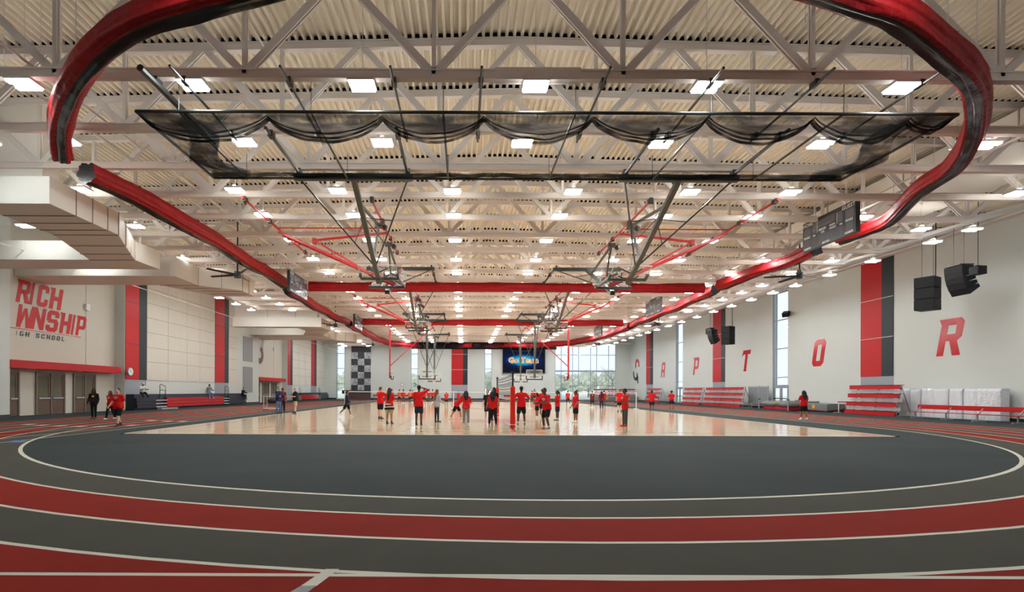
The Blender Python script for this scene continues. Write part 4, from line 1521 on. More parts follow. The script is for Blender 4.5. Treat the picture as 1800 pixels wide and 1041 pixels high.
for y, lab in ((22.3, 'volleyball post in a tall red safety pad, nearest of the two'), (32.6, 'volleyball post in a tall red safety pad, behind the nearer one')):
    r = empty('volleyball_post', (VX, y, .01), lab, 'volleyball post', 'padded volleyball posts')
    m = MB().use(M['pad_red'])
    fs = 12
    rg = []
    for z, s in ((.02, 1.0), (.08, 1.04), (1.0, 1.0), (1.78, .96), (1.84, .8)):
        rg.append([(VX + .11 * s * math.copysign(abs(math.cos(t)) ** .5, math.cos(t)), y + .11 * s * math.copysign(abs(math.sin(t)) ** .5, math.sin(t)), z) for t in [2 * PI * k / fs for k in range(fs)]])
    m.sweep(rg); m.build('pad', None, r, smooth=False)
    m = MB().use(M['print_white']); m.box(VX - .118, VX + .118, y - .118, y + .118, .17, .195)
    m.box(VX - .119, VX - .112, y - .07, y + .05, 1.55, 1.6); m.box(VX - .119, VX - .112, y - .07, y + .05, 1.64, 1.69); m.box(VX - .119, VX - .112, y - .07, y + .03, 1.46, 1.5)
    m.build('pad_print', None, r)
    m = MB().use(M['black_steel']); m.tube([(VX, y, 1.8), (VX, y, 2.46)], .04, 8); m.box(VX - .06, VX + .06, y - .06, y + .06, 2.4, 2.52); m.build('pole', None, r)
r = empty('volleyball_net', (VX, 27.4, 1.4), 'black volleyball net between the two red padded posts', 'net')
net_panel((VX, 22.4, 0), (VX, 32.5, 0), 1.32, 2.36, .04).build('mesh', None, r)
m = MB().use(M['print_white']); tape(m, (VX, 22.4, 0), (VX, 32.5, 0), 1.3, .05, .06); m.build('lower_tape', None, r)
m = MB().use(M['mark_black'])
for z in (2.38, 2.18, 1.97, 1.76, 1.55): tape(m, (VX, 22.4, 0), (VX, 32.5, 0), z, .03, .04)
m.build('upper_tape', None, r)
YB = 48.5
for (a, b, lab) in ((-11.2, -1.0, 'low badminton net with white top tape across the left of the court'), (-.9, 6.2, 'low badminton net with white top tape behind the padded posts'), (6.3, 16.3, 'low badminton net with white top tape across the right of the court')):
    r = empty('badminton_net', ((a + b) / 2, YB, .8), lab, 'net', 'badminton nets')
    net_panel((a, YB, 0), (b, YB, 0), .8, 1.55, .03, 'net_fine').build('mesh', None, r)
    m = MB().use(M['print_white']); tape(m, (a, YB, 0), (b, YB, 0), 1.55, .07, .03); m.build('top_tape', None, r)
for x, lab in ((-11.25, 'white net post at the left edge of the court'), (-.95, 'white net post in the middle of the court behind the bending player'), (6.25, 'white net post right of the padded posts'), (16.35, 'white net post at the right edge of the court')):
    m = MB().use(M['white_metal']); m.tube([(x, YB, .01), (x, YB, 1.62)], .04, 8); m.box(x - .2, x + .2, YB - .2, YB + .2, .01, .05)
    tag(m.build('net_post', None), lab, 'net post', 'white net posts')

# ------------------------------------------------------------------ tipped-up bleachers along the right wall
def tip_bleacher(x, y0, y1, lab, nx=(1, 0)):
    """four plank rows leaning back towards the wall"""
    r = empty('bleacher', (x, (y0 + y1) / 2, 0), lab, 'bleacher', 'tipped-up red bleachers')
    for k in range(4):
        z = .02 + .62 * k; xo = x + .13 * k
        m = MB().use(M['bleach_red']); m.box(xo, xo + .05, y0, y1, z, z + .31)
        m.box(xo, xo + .3, y0, y1, z + .27, z + .31); m.build('seat_plank', None, r)
        if k < 3:
            m = MB().use(M['bleach_plank']); m.box(xo + .3, xo + .34, y0 - .08, y1 + .02, z + .36, z + .56); m.build('foot_plank', None, r)
    n = max(2, int((y1 - y0) / 2) + 1)
    for k in range(n):
        y = y0 + .35 + (y1 - y0 - .7) * k / (n - 1)
        m = MB().use(M['grey_metal']); m.bar((x + .4, y, 0), (x + .82, y, 2.15), .06); m.bar((x + .4, y, .03), (x + 1.5, y, .03), .06); m.bar((x + 1.5, y, .03), (x + .82, y, 2.0), .05)
        m.build('frame', None, r)
tip_bleacher(29.6, 35.2, 39.8, 'red tipped-up bleacher beside the white wrapped mats')
tip_bleacher(29.6, 54.9, 59.1, 'red tipped-up bleacher left of the high-jump mat, nearer half of the pair')
tip_bleacher(29.6, 59.2, 63.4, 'red tipped-up bleacher left of the high-jump mat, farther half of the pair')
tip_bleacher(29.6, 64.4, 69.6, 'glare-washed bleacher just right of the far tall window')
tip_bleacher(29.6, 78.0, 83.5, 'glare-washed bleacher just left of the far tall window')
# two bleachers standing along the far wall, right corner
def far_bleacher(x0, x1, y, lab):
    r = empty('bleacher', ((x0 + x1) / 2, y, 0), lab, 'bleacher', 'tipped-up red bleachers')
    for k in range(4):
        z = .02 + .55 * k; yo = y + .13 * k
        m = MB().use(M['bleach_red']); m.box(x0, x1, yo, yo + .05, z + .3, z + .5); m.build('seat_plank', None, r)
        m = MB().use(M['bleach_plank']); m.box(x0, x1, yo + .25, yo + .3, z + .1, z + .28); m.build('foot_plank', None, r)
    for k in range(3):
        x = x0 + .3 + (x1 - x0 - .6) * k / 2
        m = MB().use(M['grey_metal']); m.bar((x, y + .3, 0), (x, y + .75, 2.15), .06); m.bar((x, y + .3, .03), (x, y + 1.2, .03), .06); m.build('frame', None, r)
far_bleacher(24.2, 28.4, 94.6, 'long red bleacher in front of the big far window')
far_bleacher(28.9, 31.6, 94.0, 'short red bleacher in the far right corner')
for (x0, x1, lab) in ((23.8, 27.4, 'grey landing mat with a yellow patch below the far red bleacher'), (27.6, 31.4, 'grey landing mat with a yellow patch in the far right corner')):
    r = empty('landing_mat', ((x0 + x1) / 2, 92.6, 0), lab, 'landing mat', 'far grey landing mats')
    MB().use(M['mat_grey']).box(x0, x1, 91.8, 93.4, 0, .75).build('cover', None, r, bevel=.06)
    cxm = (x0 + x1) / 2
    MB().use(M['yellow']).box(cxm - .3, cxm + .3, 91.77, 91.8, .25, .55).build('patch', None, r)

# white wrapped mats
yb = [29.6, 31.0, 31.9, 32.8, 33.8, 34.8, 35.6, 36.5]
rnd = random.Random(11)
for k in range(7):
    a, b = yb[k], yb[k + 1]
    m = MB().use(M['wrap_crumple'] if k == 0 else M['wrap'])
    ny, nz = 10, 14
    x0 = 31.02 + rnd.uniform(-.06, .06)
    h = 1.88 + rnd.uniform(-.05, .06)
    rings = []
    for q in range(nz + 1):
        z = .01 + h * q / nz
        ring = []
        for i in range(ny + 1):
            y = a + .03 + (b - a - .06) * i / ny
            cr = .05 if k == 0 else .03
            ring.append((x0 + cr * noise.noise(Vector((y * 5, z * 2.2, k * 4))) + .06 * (abs(i / ny - .5) * 2) ** 6 + (.05 if q == nz else 0), y, z + .03 * noise.noise(Vector((y * 3, k, q))) * (q == nz)))
        ring += [(31.6, b - .03, z), (31.6, a + .03, z)]
        rings.append(ring)
    m.sweep(rings)
    m.build('wrap', None)  if False else None
    o = m.build('wrapped_mat', None, smooth=False)
    lab = 'tall mat wrapped in white plastic, %s' % ('widest and most crumpled, at the right end' if k == 0 else '%s from the right end of the row' % ORD[k] if k < 6 else 'at the left end by the bleacher')
    tag(o, lab, 'wrapped mat', 'white wrapped mats along the right wall')

# long red bench in front of them
r = empty('team_bench', (29.4, 29, 0), 'long red bench with a backrest in front of the white wrapped mats', 'bench')
MB().use(M['bleach_red']).box(29.1, 29.42, 24.2, 33.6, .40, .44).build('seat', None, r)
MB().use(M['bleach_red']).box(29.62, 29.66, 24.2, 33.4, .60, .88).build('backrest', None, r)
for y in (25.0, 27.05, 29.2, 31.1, 33.2):
    m = MB().use(M['grey_metal']); m.bar((29.3, y, 0), (29.3, y, .41), .06); m.bar((29.0, y, .03), (29.75, y, .03), .07); m.bar((29.3, y, .36), (29.64, y, .74), .05)
    m.build('leg', None, r)

# high-jump mats, standards and the grey screen by the window door
r = empty('high_jump_mat', (30, 47.2, 0), 'red high-jump mat under a grey cover in front of the near tall window', 'landing mat')
MB().use(M['mat_red']).box(28.7, 31.4, 45.4, 49.0, .02, .5).build('foam_base', None, r, bevel=.05)
m = MB().use(M['mat_grey'])
rg = []
for k in range(15):
    y = 45.3 + 3.8 * k / 14
    dz = .07 * noise.noise(Vector((y * 1.5, 0, 3)))
    low = .38 + .12 * noise.noise(Vector((y * 1.1, 4, 0)))
    rg.append([(28.62, y, low), (28.6, y, .72 + dz * .4), (28.9, y, .84 + dz), (30.0, y, .86 + dz), (31.45, y, .84), (31.5, y, .45)])
m.sweep(rg); m.build('cover', None, r, smooth=True)
MB().use(M['yellow']).box(28.58, 28.6, 46.4, 47.0, .7, .82).build('patch', None, r)
r = empty('high_jump_mat', (30.6, 44, 0), 'lower high-jump mat under a grey cover with a yellow patch, right of the standards', 'landing mat')
MB().use(M['mat_red']).box(30.1, 31.6, 42.4, 45.2, .02, .35).build('foam_base', None, r, bevel=.05)
m = MB().use(M['mat_grey'])
rg = []
for k in range(15):
    y = 42.3 + 3.0 * k / 14
    low = .10 + .22 * (k / 14) * .3 + .1 * max(0, noise.noise(Vector((y * .9, 2, 0))))
    dz = .04 * noise.noise(Vector((y * 2, 7, 1)))
    rg.append([(30.02, y, low), (30.0, y, .62 + dz), (30.3, y, .70 + dz), (31.55, y, .7), (31.58, y, .3)])
m.sweep(rg); m.build('cover', None, r, smooth=False)
m = MB().use(M['yellow']); m.tube([(29.98, 43.9, .42), (30.01, 43.9, .42)], .17, 14); m.build('patch', None, r)
for (x, y, lab) in ((28.5, 49.4, 'grey high-jump standard left of the red mat'), (27.75, 43.8, 'grey high-jump standard right of the red mat')):
    r = empty('jump_standard', (x, y, 0), lab, 'jump standard', 'high-jump standards')
    m = MB().use(M['grey_metal']); m.tube([(x, y, .03), (x, y, 2.25)], .05, 8); m.build('upright', None, r)
    m = MB().use(M['black_steel']); m.box(x - .45, x + .45, y - .3, y + .3, 0, .05); m.box(x - .08, x + .08, y - .1, y + .1, .95, 1.03); m.build('base', None, r)
r = empty('mesh_screen', (31.2, 53.5, 0), 'grey mesh screen panel standing left of the window door', 'screen')
MB().use(M['screen_mesh']).box(31.05, 31.07, 52.2, 55.8, .5, 2.2).build('mesh', None, r)
m = MB().use(M['grey_metal'])
for y in (52.2, 55.8): m.bar((31.06, y, 0), (31.06, y, 2.3), .06)
m.bar((31.06, 52.2, 2.25), (31.06, 55.8, 2.25), .05); m.bar((31.06, 52.2, .5), (31.06, 55.8, .5), .05)
m.build('frame', None, r)
r = empty('hurdle', (30.2, 40.9, 0), 'small red and white hurdle frame left of the nearest red bleacher', 'hurdle')
m = MB().use(M['white_metal'])
for y in (40.3, 41.5): m.bar((30.4, y, 0), (30.4, y, .9), .05); m.bar((30.0, y, .03), (30.6, y, .03), .05)
m.build('frame', None, r)
m = MB().use(M['bleach_red']); m.box(30.36, 30.42, 40.25, 41.55, .84, .92); m.build('crossbar', None, r)

# ------------------------------------------------------------------ loudspeakers by the right wall
def hang_wires(mb, x, y, z, dx=.2):
    for s in (-1, 1):
        mb.tube([(x + s * dx, y, z), (x + s * dx, y, roof_z(x) + .1)], .012, 5)
def cabinets(x, y, z0, z1, n, lab, yaw):
    """stack of wide cabinets turned to the hall"""
    r = empty('loudspeaker', (x, y, z0), lab, 'loudspeaker')
    hgt = (z1 - z0) / n
    ux = Vector((math.cos(yaw), math.sin(yaw), 0)); uy = Vector((-math.sin(yaw), math.cos(yaw), 0))
    for k in range(n):
        m = MB().use(M['speaker'])
        c = Vector((x, y, z0 + hgt * (k + .5)))
        m.bar(c - ux * .5, c + ux * .5, 1.0, hgt - .02)
        m.build('cabinet', None, r, bevel=.02)
    m = MB().use(M['black_steel']); hang_wires(m, x, y, z1, .35); m.tube([(x + .5, y, z1), (x + .5, y, roof_z(x) + .1)], .03, 6); m.build('hanger', None, r)
def line_array(x, y, z1, n, lab, curve=.075):
    r = empty('loudspeaker', (x, y, z1), lab, 'loudspeaker')
    z, a = z1, 0.05
    xx = x
    for k in range(n):
        m = MB().use(M['speaker'])
        h = .36
        d = Vector((-math.cos(a), 0, -math.sin(a)))          # facing into the hall and down
        u = Vector((-math.sin(a), 0, math.cos(a)))
        top = Vector((xx, y, z))
        # wedge box: front taller than the back
        f0, f1 = top + d * .35, top + d * .35 - u * h
        b0, b1 = top - d * .35 - u * .06, top - d * .35 - u * (h - .10)
        hw = .55
        m.sweep([[p + Vector((0, -hw, 0)) for p in (f0, f1, b1, b0)], [p + Vector((0, hw, 0)) for p in (f0, f1, b1, b0)]])
        m.build('cabinet', None, r, bevel=.015)
        z -= h * math.cos(a) - .055; xx += h * math.sin(a) * 1.0
        a += curve * (1 + .35 * k)
    m = MB().use(M['black_steel']); m.box(x - .4, x + .4, y - .5, y + .5, z1, z1 + .06); hang_wires(m, x, y, z1, .3); m.build('hanger', None, r)
cabinets(28.6, 31.6, 6.72, 8.75, 3, 'black stacked subwoofer hung beside the curved speaker array on the right', .5)
line_array(28.4, 29.4, 8.9, 5, 'black curved line-array loudspeaker above the right wall letter R')
m = MB().use(M['speaker']); m.box(28.0, 28.5, 27.9, 28.4, 8.15, 8.6)
m.tube([(28.25, 28.15, 8.6), (28.25, 28.15, roof_z(x) + .1)], .02, 5); m.bar((28.1, 28.15, 8.65), (28.4, 28.15, 8.65), .04)
tag(m.build('loudspeaker', None, bevel=.02), 'small square black speaker hanging just right of the curved array', 'loudspeaker')
line_array(29.0, 59.8, 8.9, 5, 'distant black curved speaker array in front of the red wall panel')
cabinets(29.2, 56.6, 6.9, 8.9, 3, 'distant black subwoofer stack beside the red wall panel', .5)
m = MB().use(M['speaker']); m.bar((31.3, 49.9, 9.15), (31.75, 50.3, 9.45), .55, .4); m.bar((31.9, 50.25, 9.3), (31.6, 50.2, 9.3), .06)
tag(m.build('loudspeaker', None), 'black box speaker tilted at the top right of the near tall window', 'loudspeaker')
m = MB().use(M['speaker']); m.box(30.4, 30.9, 63.2, 64.4, 8.9, 9.6); m.tube([(30.65, 63.6, 9.6), (30.65, 63.6, roof_z(x) + .1)], .02, 5)
tag(m.build('loudspeaker', None), 'small black box hanging left of the red panel beside letter T', 'loudspeaker')

# ------------------------------------------------------------------ closed bleachers along the left wall
def closed_bleacher(y0, r0, r1, y1, lab):
    """navy telescopic bleachers pushed back, red seat block from r0 to r1, step gaps beside it"""
    r = empty('telescopic_bleacher', (XL + .5, (y0 + y1) / 2, 0), lab, 'bleacher', 'closed left bleachers')
    xf = XL + .95
    m = MB().use(M['bleach_navy']); m.box(XL + .06, xf - .25, y0, y1, .02, 1.28); m.build('housing', None, r)
    for nm, a, b, mm in (('navy_rows', y0, r0 - 1.6, 'bleach_navy'), ('red_rows', r0, r1, 'bleach_red'), ('navy_rows', r1 + 1.3, y1, 'bleach_navy')):
        m = MB().use(M[mm])
        for k in range(3):
            z = .18 + .27 * k
            m.box(xf - .25, xf - .03 * k, a, b, z, z + .24)
            m.box(xf - .25, xf + .03 - .03 * k, a, b, z + .215, z + .245)
        m.build(nm, None, r)
    for a, b in ((r0 - 1.6, r0), (r1, r1 + 1.3)):
        m = MB().use(M['bleach_plank'])
        for k in range(3):
            m.box(xf - .25, xf - .02, a, b, .18 + .27 * k, .25 + .27 * k)
        m.build('step', None, r)
        h = MB().use(M['black_steel'])
        yy = (a + b) / 2
        h.tube([(xf - .2, yy, .9), (xf - .2, yy, 2.05), (xf - .2, yy + .1, 2.12), (xf - .2, yy + .8, 1.95), (xf - .2, yy + .85, 1.6), (xf - .2, yy + .1, 1.62)], .03, 6)
        h.tube([(xf - .2, yy + .8, .9), (xf - .2, yy + .8, 1.6)], .03, 6)
        h.build('handrail', None, r)
    return r
closed_bleacher(40.1, 44.2, 54.6, 60.2, 'closed navy and red telescopic bleachers below the near acoustic panels')
closed_bleacher(79.2, 81.0, 90.4, 97.0, 'closed navy and red telescopic bleachers at the far end of the left wall')
m = MB().use(M['grey_metal']); m.box(XL + 1.0, XL + 1.4, 42.6, 45.0, .0, .12)
tag(m.build('step_block', None), 'low pale blue-grey step on the floor in front of the near bleachers', 'step')

# ------------------------------------------------------------------ far wall: climbing wall, video board, benches
r = empty('climbing_wall', (-19.5, YF, 1.7), 'grey checkered climbing wall on the far wall', 'climbing wall')
r['kind'] = 'thing'
cw, chh = 3.72 / 3, 1.25
rnd = random.Random(3)
holds = MB().use(M['mark_black'])
for i in range(3):
    for j in range(7):
        x0 = -21.5 + cw * i; z1 = 10.25 - chh * j; z0 = max(1.6, z1 - chh)
        dark = (i + j) % 2 == 0 or j == 0
        m = MB().use(M['climb_dark'] if dark else M['climb_light'])
        m.box(x0 + .01, x0 + cw - .01, YF - .18, YF, z0 + .01, z1 - .01)
        m.build('panel', None, r)
        for q in range(5):
            hx, hz = x0 + rnd.uniform(.15, cw - .15), z0 + rnd.uniform(.1, max(.12, z1 - z0 - .15))
            holds.ball((hx, YF - .2, hz), .07, .06, .05, 6, 4)
holds.build('hold', None, r)['kind'] = 'stuff'
m = MB().use(M['black_steel'])
for i in range(3): m.box(-21.2 + cw * i, -20.7 + cw * i, YF - .5, YF - .1, 10.25, 10.5)
m.build('belay_unit', None, r)
r = empty('crash_mat', (-20.2, 97.3, 0), 'dark maroon crash mat with a black top standing below the climbing wall', 'crash mat')
MB().use(M['maroon']).box(-22.0, -17.75, 97.2, 97.8, 0, 1.05).build('lower_pad', None, r)
MB().use(M['panel_dark']).box(-23.1, -17.75, 97.15, 97.8, 1.05, 1.75).build('upper_pad', None, r)

r = empty('video_board', (11.5, YF - .15, 5.2), 'large video board on the far wall showing the words Go Team', 'video board')
MB().use(M['board_black']).box(7.4, 15.55, YF - .3, YF - .02, 5.1, 10.15).build('cabinet', None, r)
sm = screen_mat(11.35 - 11.5, 7.55 - 5.2, 8.0, 4.9)
m = MB(); m.poly([(7.5, YF - .305, 5.2), (15.45, YF - .305, 5.2), (15.45, YF - .305, 10.05), (7.5, YF - .305, 10.05)])
sc_ = m.build('screen', sm, r)
M['txt_white'] = emat('txt_white', (255, 236, 200), 1.0)
M['txt_orange'] = emat('txt_orange', (236, 130, 30), .95)
t = MB().use(M['txt_white']); put_text(t, 'Go Team', 1.4, (11.4, YF - .312, 7.55), (1, 0, 0), (0, 0, 1), .075); t.build('outline', None, sc_)
t = MB().use(M['txt_orange']); put_text(t, 'Go Team', 1.4, (11.4, YF - .32, 7.55), (1, 0, 0), (0, 0, 1), .012); t.build('words', None, sc_)

for (x0, x1, lab) in ((-16.9, -9.5, 'low red bench at the far wall behind the players on the left'), (7.5, 15.0, 'low red bench at the far wall below the video board')):
    r = empty('team_bench', ((x0 + x1) / 2, 95.2, 0), lab, 'bench', 'red benches at the far wall')
    MB().use(M['bleach_red']).box(x0, x1, 95.0, 95.35, .4, .45).build('seat', None, r)
    MB().use(M['bleach_red']).box(x0, x1, 95.45, 95.5, .6, .92).build('backrest', None, r)
    for k in range(4):
        x = x0 + .4 + (x1 - x0 - .8) * k / 3
        m = MB().use(M['grey_metal']); m.bar((x, 95.2, 0), (x, 95.2, .41), .06); m.bar((x, 95.3, .36), (x, 95.46, .75), .05); m.build('leg', None, r)

# pipes of the far corners
for (x0, x1, z, lab) in ((-26.2, -22.9, 10.1, 'white pipe across the far left corner under the ceiling'), (27.3, 31.6, 10.6, 'large white pipe across the far right corner under the ceiling')):
    m = MB().use(M['white_metal']); m.tube([(x0, 95.4, z), (x1, 95.4, z)], .16, 10)
    for x in (x0 + .5, x1 - .5): m.tube([(x, 95.4, z), (x, 95.4, roof_z(x) + .1)], .02, 5)
    tag(m.build('overhead_pipe', None), lab, 'pipe', 'ceiling pipes')

# cart by the two men on the left
r = empty('ball_cart', (-15.5, 41.4, 0), 'small white-framed cart with a black bag between the two standing men', 'cart')
m = MB().use(M['white_metal'])
for x in (-16.0, -15.0):
    for y in (41.0, 41.7):
        m.tube([(x, y, .1), (x, y, 1.15)], .025, 6)
for z in (.18, 1.15):
    for y in (41.0, 41.7): m.tube([(-16.0, y, z), (-15.0, y, z)], .025, 6)
    for x in (-16.0, -15.0): m.tube([(x, 41.0, z), (x, 41.7, z)], .025, 6)
m.tube([(-16.0, 41.0, 1.15), (-16.2, 41.0, 1.2)], .02, 6)
m.box(-16.05, -14.95, 40.98, 41.72, .14, .18)
m.build('frame', None, r)
m = MB().use(M['mark_black']); m.ball((-15.45, 41.35, .8), .42, .3, .3, 12, 8); m.build('bag', None, r, smooth=True)
for x in (-16, -15):
    for y in (41.0, 41.7):
        m = MB().use(M['mark_black']); m.tube([(x - .02, y, .06), (x + .02, y, .06)], .06, 10); m.build('caster', None, r)

# ------------------------------------------------------------------ outdoors beyond the windows
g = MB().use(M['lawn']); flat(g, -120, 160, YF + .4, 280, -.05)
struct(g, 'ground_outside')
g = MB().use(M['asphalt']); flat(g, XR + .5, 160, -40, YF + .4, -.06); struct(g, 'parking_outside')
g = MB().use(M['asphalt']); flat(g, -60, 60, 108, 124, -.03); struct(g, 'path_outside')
def leafy(x, y, h, rad, m, lab, seed, bare=False):
    r = empty('tree', (x, y, -.05), lab, 'tree', 'trees beyond the far windows')
    rn = random.Random(seed)
    t = MB().use(M['bark'])
    t.tube([(x, y, -.05), (x + .1, y, h * .3), (x, y, h * .55)], .28, 8, r2=.14)
    for k in range(14 if bare else 6):
        a = rn.uniform(0, 6.28); z = h * rn.uniform(.25, .55)
        e1 = Vector((x + math.cos(a) * rad * .5, y + math.sin(a) * rad * .5, z + h * .18)); e2 = e1 + Vector((math.cos(a + .4) * rad * .4, math.sin(a + .4) * rad * .4, h * .2))
        t.tube([(x, y, z), e1, e2], .09, 5, r2=.02)
        if bare:
            for q in range(4):
                b = rn.uniform(0, 6.28)
                t.tube([e1, e1 + Vector((math.cos(b), math.sin(b), 1.1)) * rad * .3], .03, 4, r2=.01)
    t.build('trunk', None, r)
    if not bare:
        c = MB().use(M[m])
        for k in range(1000):
            u = rn.gauss(0, 1); v = rn.gauss(0, 1); w_ = rn.gauss(0, 1)
            n_ = math.sqrt(u * u + v * v + w_ * w_) or 1
            rr = rn.uniform(.55, 1.0) ** .5
            px, py, pz = x + u / n_ * rad * rr, y + v / n_ * rad * rr, h * .62 + w_ / n_ * h * .40 * rr
            s = rn.uniform(.35, .75) * rad * .19
            a = rn.uniform(0, PI); b = rn.uniform(-.8, .8)
            e1 = Vector((math.cos(a), math.sin(a), b)).normalized() * s; e2 = Vector((-math.sin(a) * b, math.cos(a) * b, 1)).normalized() * s
            p = Vector((px, py, pz))
            c.poly([p - e1, p - e2 * .8, p + e1, p + e2]); 
        c.build('crown', None, r)
rnt = random.Random(31)
pos = [(12, 152), (19, 156), (25, 149), (29, 158), (33, 150), (38, 156), (43, 151), (49, 157), (-38, 152), (-34, 158), (-16, 155), (-11, 160), (4, 158), (9, 162)]
names = ['behind the left edge of the big far window', 'second behind the big far window', 'third behind the big far window', 'fourth behind the big far window', 'fifth behind the big far window', 'sixth behind the big far window', 'seventh behind the big far window', 'behind the right edge of the big far window',
         'left of two behind the far left window strip', 'right of two behind the far left window strip', 'left of two behind the second far window strip', 'right of two behind the second far window strip', 'left of two behind the third far window strip', 'right of two behind the third far window strip']
for k, (x, y) in enumerate(pos):
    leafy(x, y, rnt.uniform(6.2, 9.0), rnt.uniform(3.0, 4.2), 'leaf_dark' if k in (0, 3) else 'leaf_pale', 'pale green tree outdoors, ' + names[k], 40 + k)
leafy(40, 138, 9.6, 3.6, 'leaf_pale', 'bare leafless tree standing in front of the green trees outdoors', 90, bare=True)
for k, (x, y, n_) in enumerate(((62, 78, 'near'), (66, 118, 'far'))):
    leafy(x, y, 7.0, 3.2, 'leaf_pale', 'bare tree outdoors behind the %s tall window on the right' % n_, 95 + k, bare=True)
# ------------------------------------------------------------------ people
SK = {'dark': (92, 62, 46), 'mid': (140, 96, 70), 'tan': (176, 128, 98), 'light': (222, 176, 152)}
for k, c in SK.items(): mk('skin_' + k, c, .5, .35)
CLO = {'red': (206, 22, 26), 'maroon': (104, 24, 34), 'black': (26, 27, 31), 'navy': (28, 34, 58), 'grey': (122, 126, 128), 'charcoal': (72, 72, 76), 'jeans': (92, 120, 158), 'khaki': (190, 172, 142),
       'white': (228, 228, 226), 'orange': (228, 104, 34), 'jacket': (38, 48, 84), 'heather': (176, 178, 182), 'darkblue': (38, 44, 60), 'hoodie': (30, 30, 34), 'green': (92, 110, 70)}
for k, c in CLO.items(): mk('cloth_' + k, c, .8, .2)
HAIR = {'black': (22, 18, 17), 'brown': (92, 62, 40), 'grey': (120, 108, 96), 'dark': (40, 30, 26), 'auburn': (120, 74, 40)}
for k, c in HAIR.items(): mk('hair_' + k, c, .6, .3)
mk('shoe_white', (226, 224, 220), .5); mk('shoe_black', (28, 28, 30), .5); mk('shoe_red', (178, 28, 30), .5); mk('shoe_green', (96, 150, 60), .5); mk('shoe_grey', (104, 108, 116), .5)
mk('mask_blue', (150, 186, 206), .7); mk('eye_dark', (20, 16, 14), .4); mk('lip', (150, 84, 76), .5)

def capsule(mb, a, b, ra, rb, seg=10, flat=1.0, fdir=None):
    """tapered rod with round ends; flat < 1 squeezes it along fdir"""
    a, b = Vector(a), Vector(b)
    d = b - a
    if d.length < 1e-6: d = Vector((0, 0, 1e-4)); b = a + d
    d.normalize()
    u = Vector((0, 0, 1)) if abs(d.z) < .95 else Vector((0, 1, 0))
    r = d.cross(u).normalized(); u = r.cross(d).normalized()
    if fdir is not None:
        f = (Vector(fdir) - d * d.dot(Vector(fdir)))
        if f.length > 1e-4:
            u = f.normalized(); r = d.cross(u).normalized()
    rings = []
    for t in (1.35, .9, .45, 0):
        rings.append((a - d * ra * math.sin(t) , ra * max(.05, math.cos(t))))
    for t in (0, .45, .9, 1.35):
        rings.append((b + d * rb * math.sin(t), rb * max(.05, math.cos(t))))
    out = []
    for c, rr in rings:
        out.append([tuple(c + r * (rr * math.cos(2 * PI * q / seg)) + u * (rr * flat * math.sin(2 * PI * q / seg))) for q in range(seg)])
    mb.sweep(out)

def remesh(mb, name, m, parent, vox, smooth=4):
    """union of the pieces as one continuous skin"""
    o = mb.build(name, None, parent, loc=(0, 0, 0) if parent is None else None)
    md = o.modifiers.new('r', 'REMESH'); md.mode = 'VOXEL'; md.voxel_size = vox; md.use_smooth_shade = True
    if smooth:
        s = o.modifiers.new('s', 'SMOOTH'); s.iterations = smooth; s.factor = .5
    dg = bpy.context.evaluated_depsgraph_get()
    me = bpy.data.meshes.new_from_object(o.evaluated_get(dg))
    old = o.data
    o.modifiers.clear()
    o.data = me
    bpy.data.meshes.remove(old)
    me.materials.clear(); me.materials.append(m)
    me.name = name
    me.polygons.foreach_set('use_smooth', [True] * len(me.polygons))
    return o

def rotx(v, a): return Vector((v.x, v.y * math.cos(a) - v.z * math.sin(a), v.y * math.sin(a) + v.z * math.cos(a)))
def roty(v, a): return Vector((v.x * math.cos(a) + v.z * math.sin(a), v.y, -v.x * math.sin(a) + v.z * math.cos(a)))

class Pose:
    """angles in degrees. arms: (swing forward, out to the side, elbow bend, inward turn of the forearm); legs: (swing forward, out, knee bend)"""
    def __init__(s, la=(4, 8, 12, 0), ra=(4, 8, 12, 0), ll=(0, 3, 0), rl=(0, 3, 0), lean=0, head=(0, 0), curl=25):
        s.la, s.ra, s.ll, s.rl, s.lean, s.head, s.curl = la, ra, ll, rl, lean, head, curl

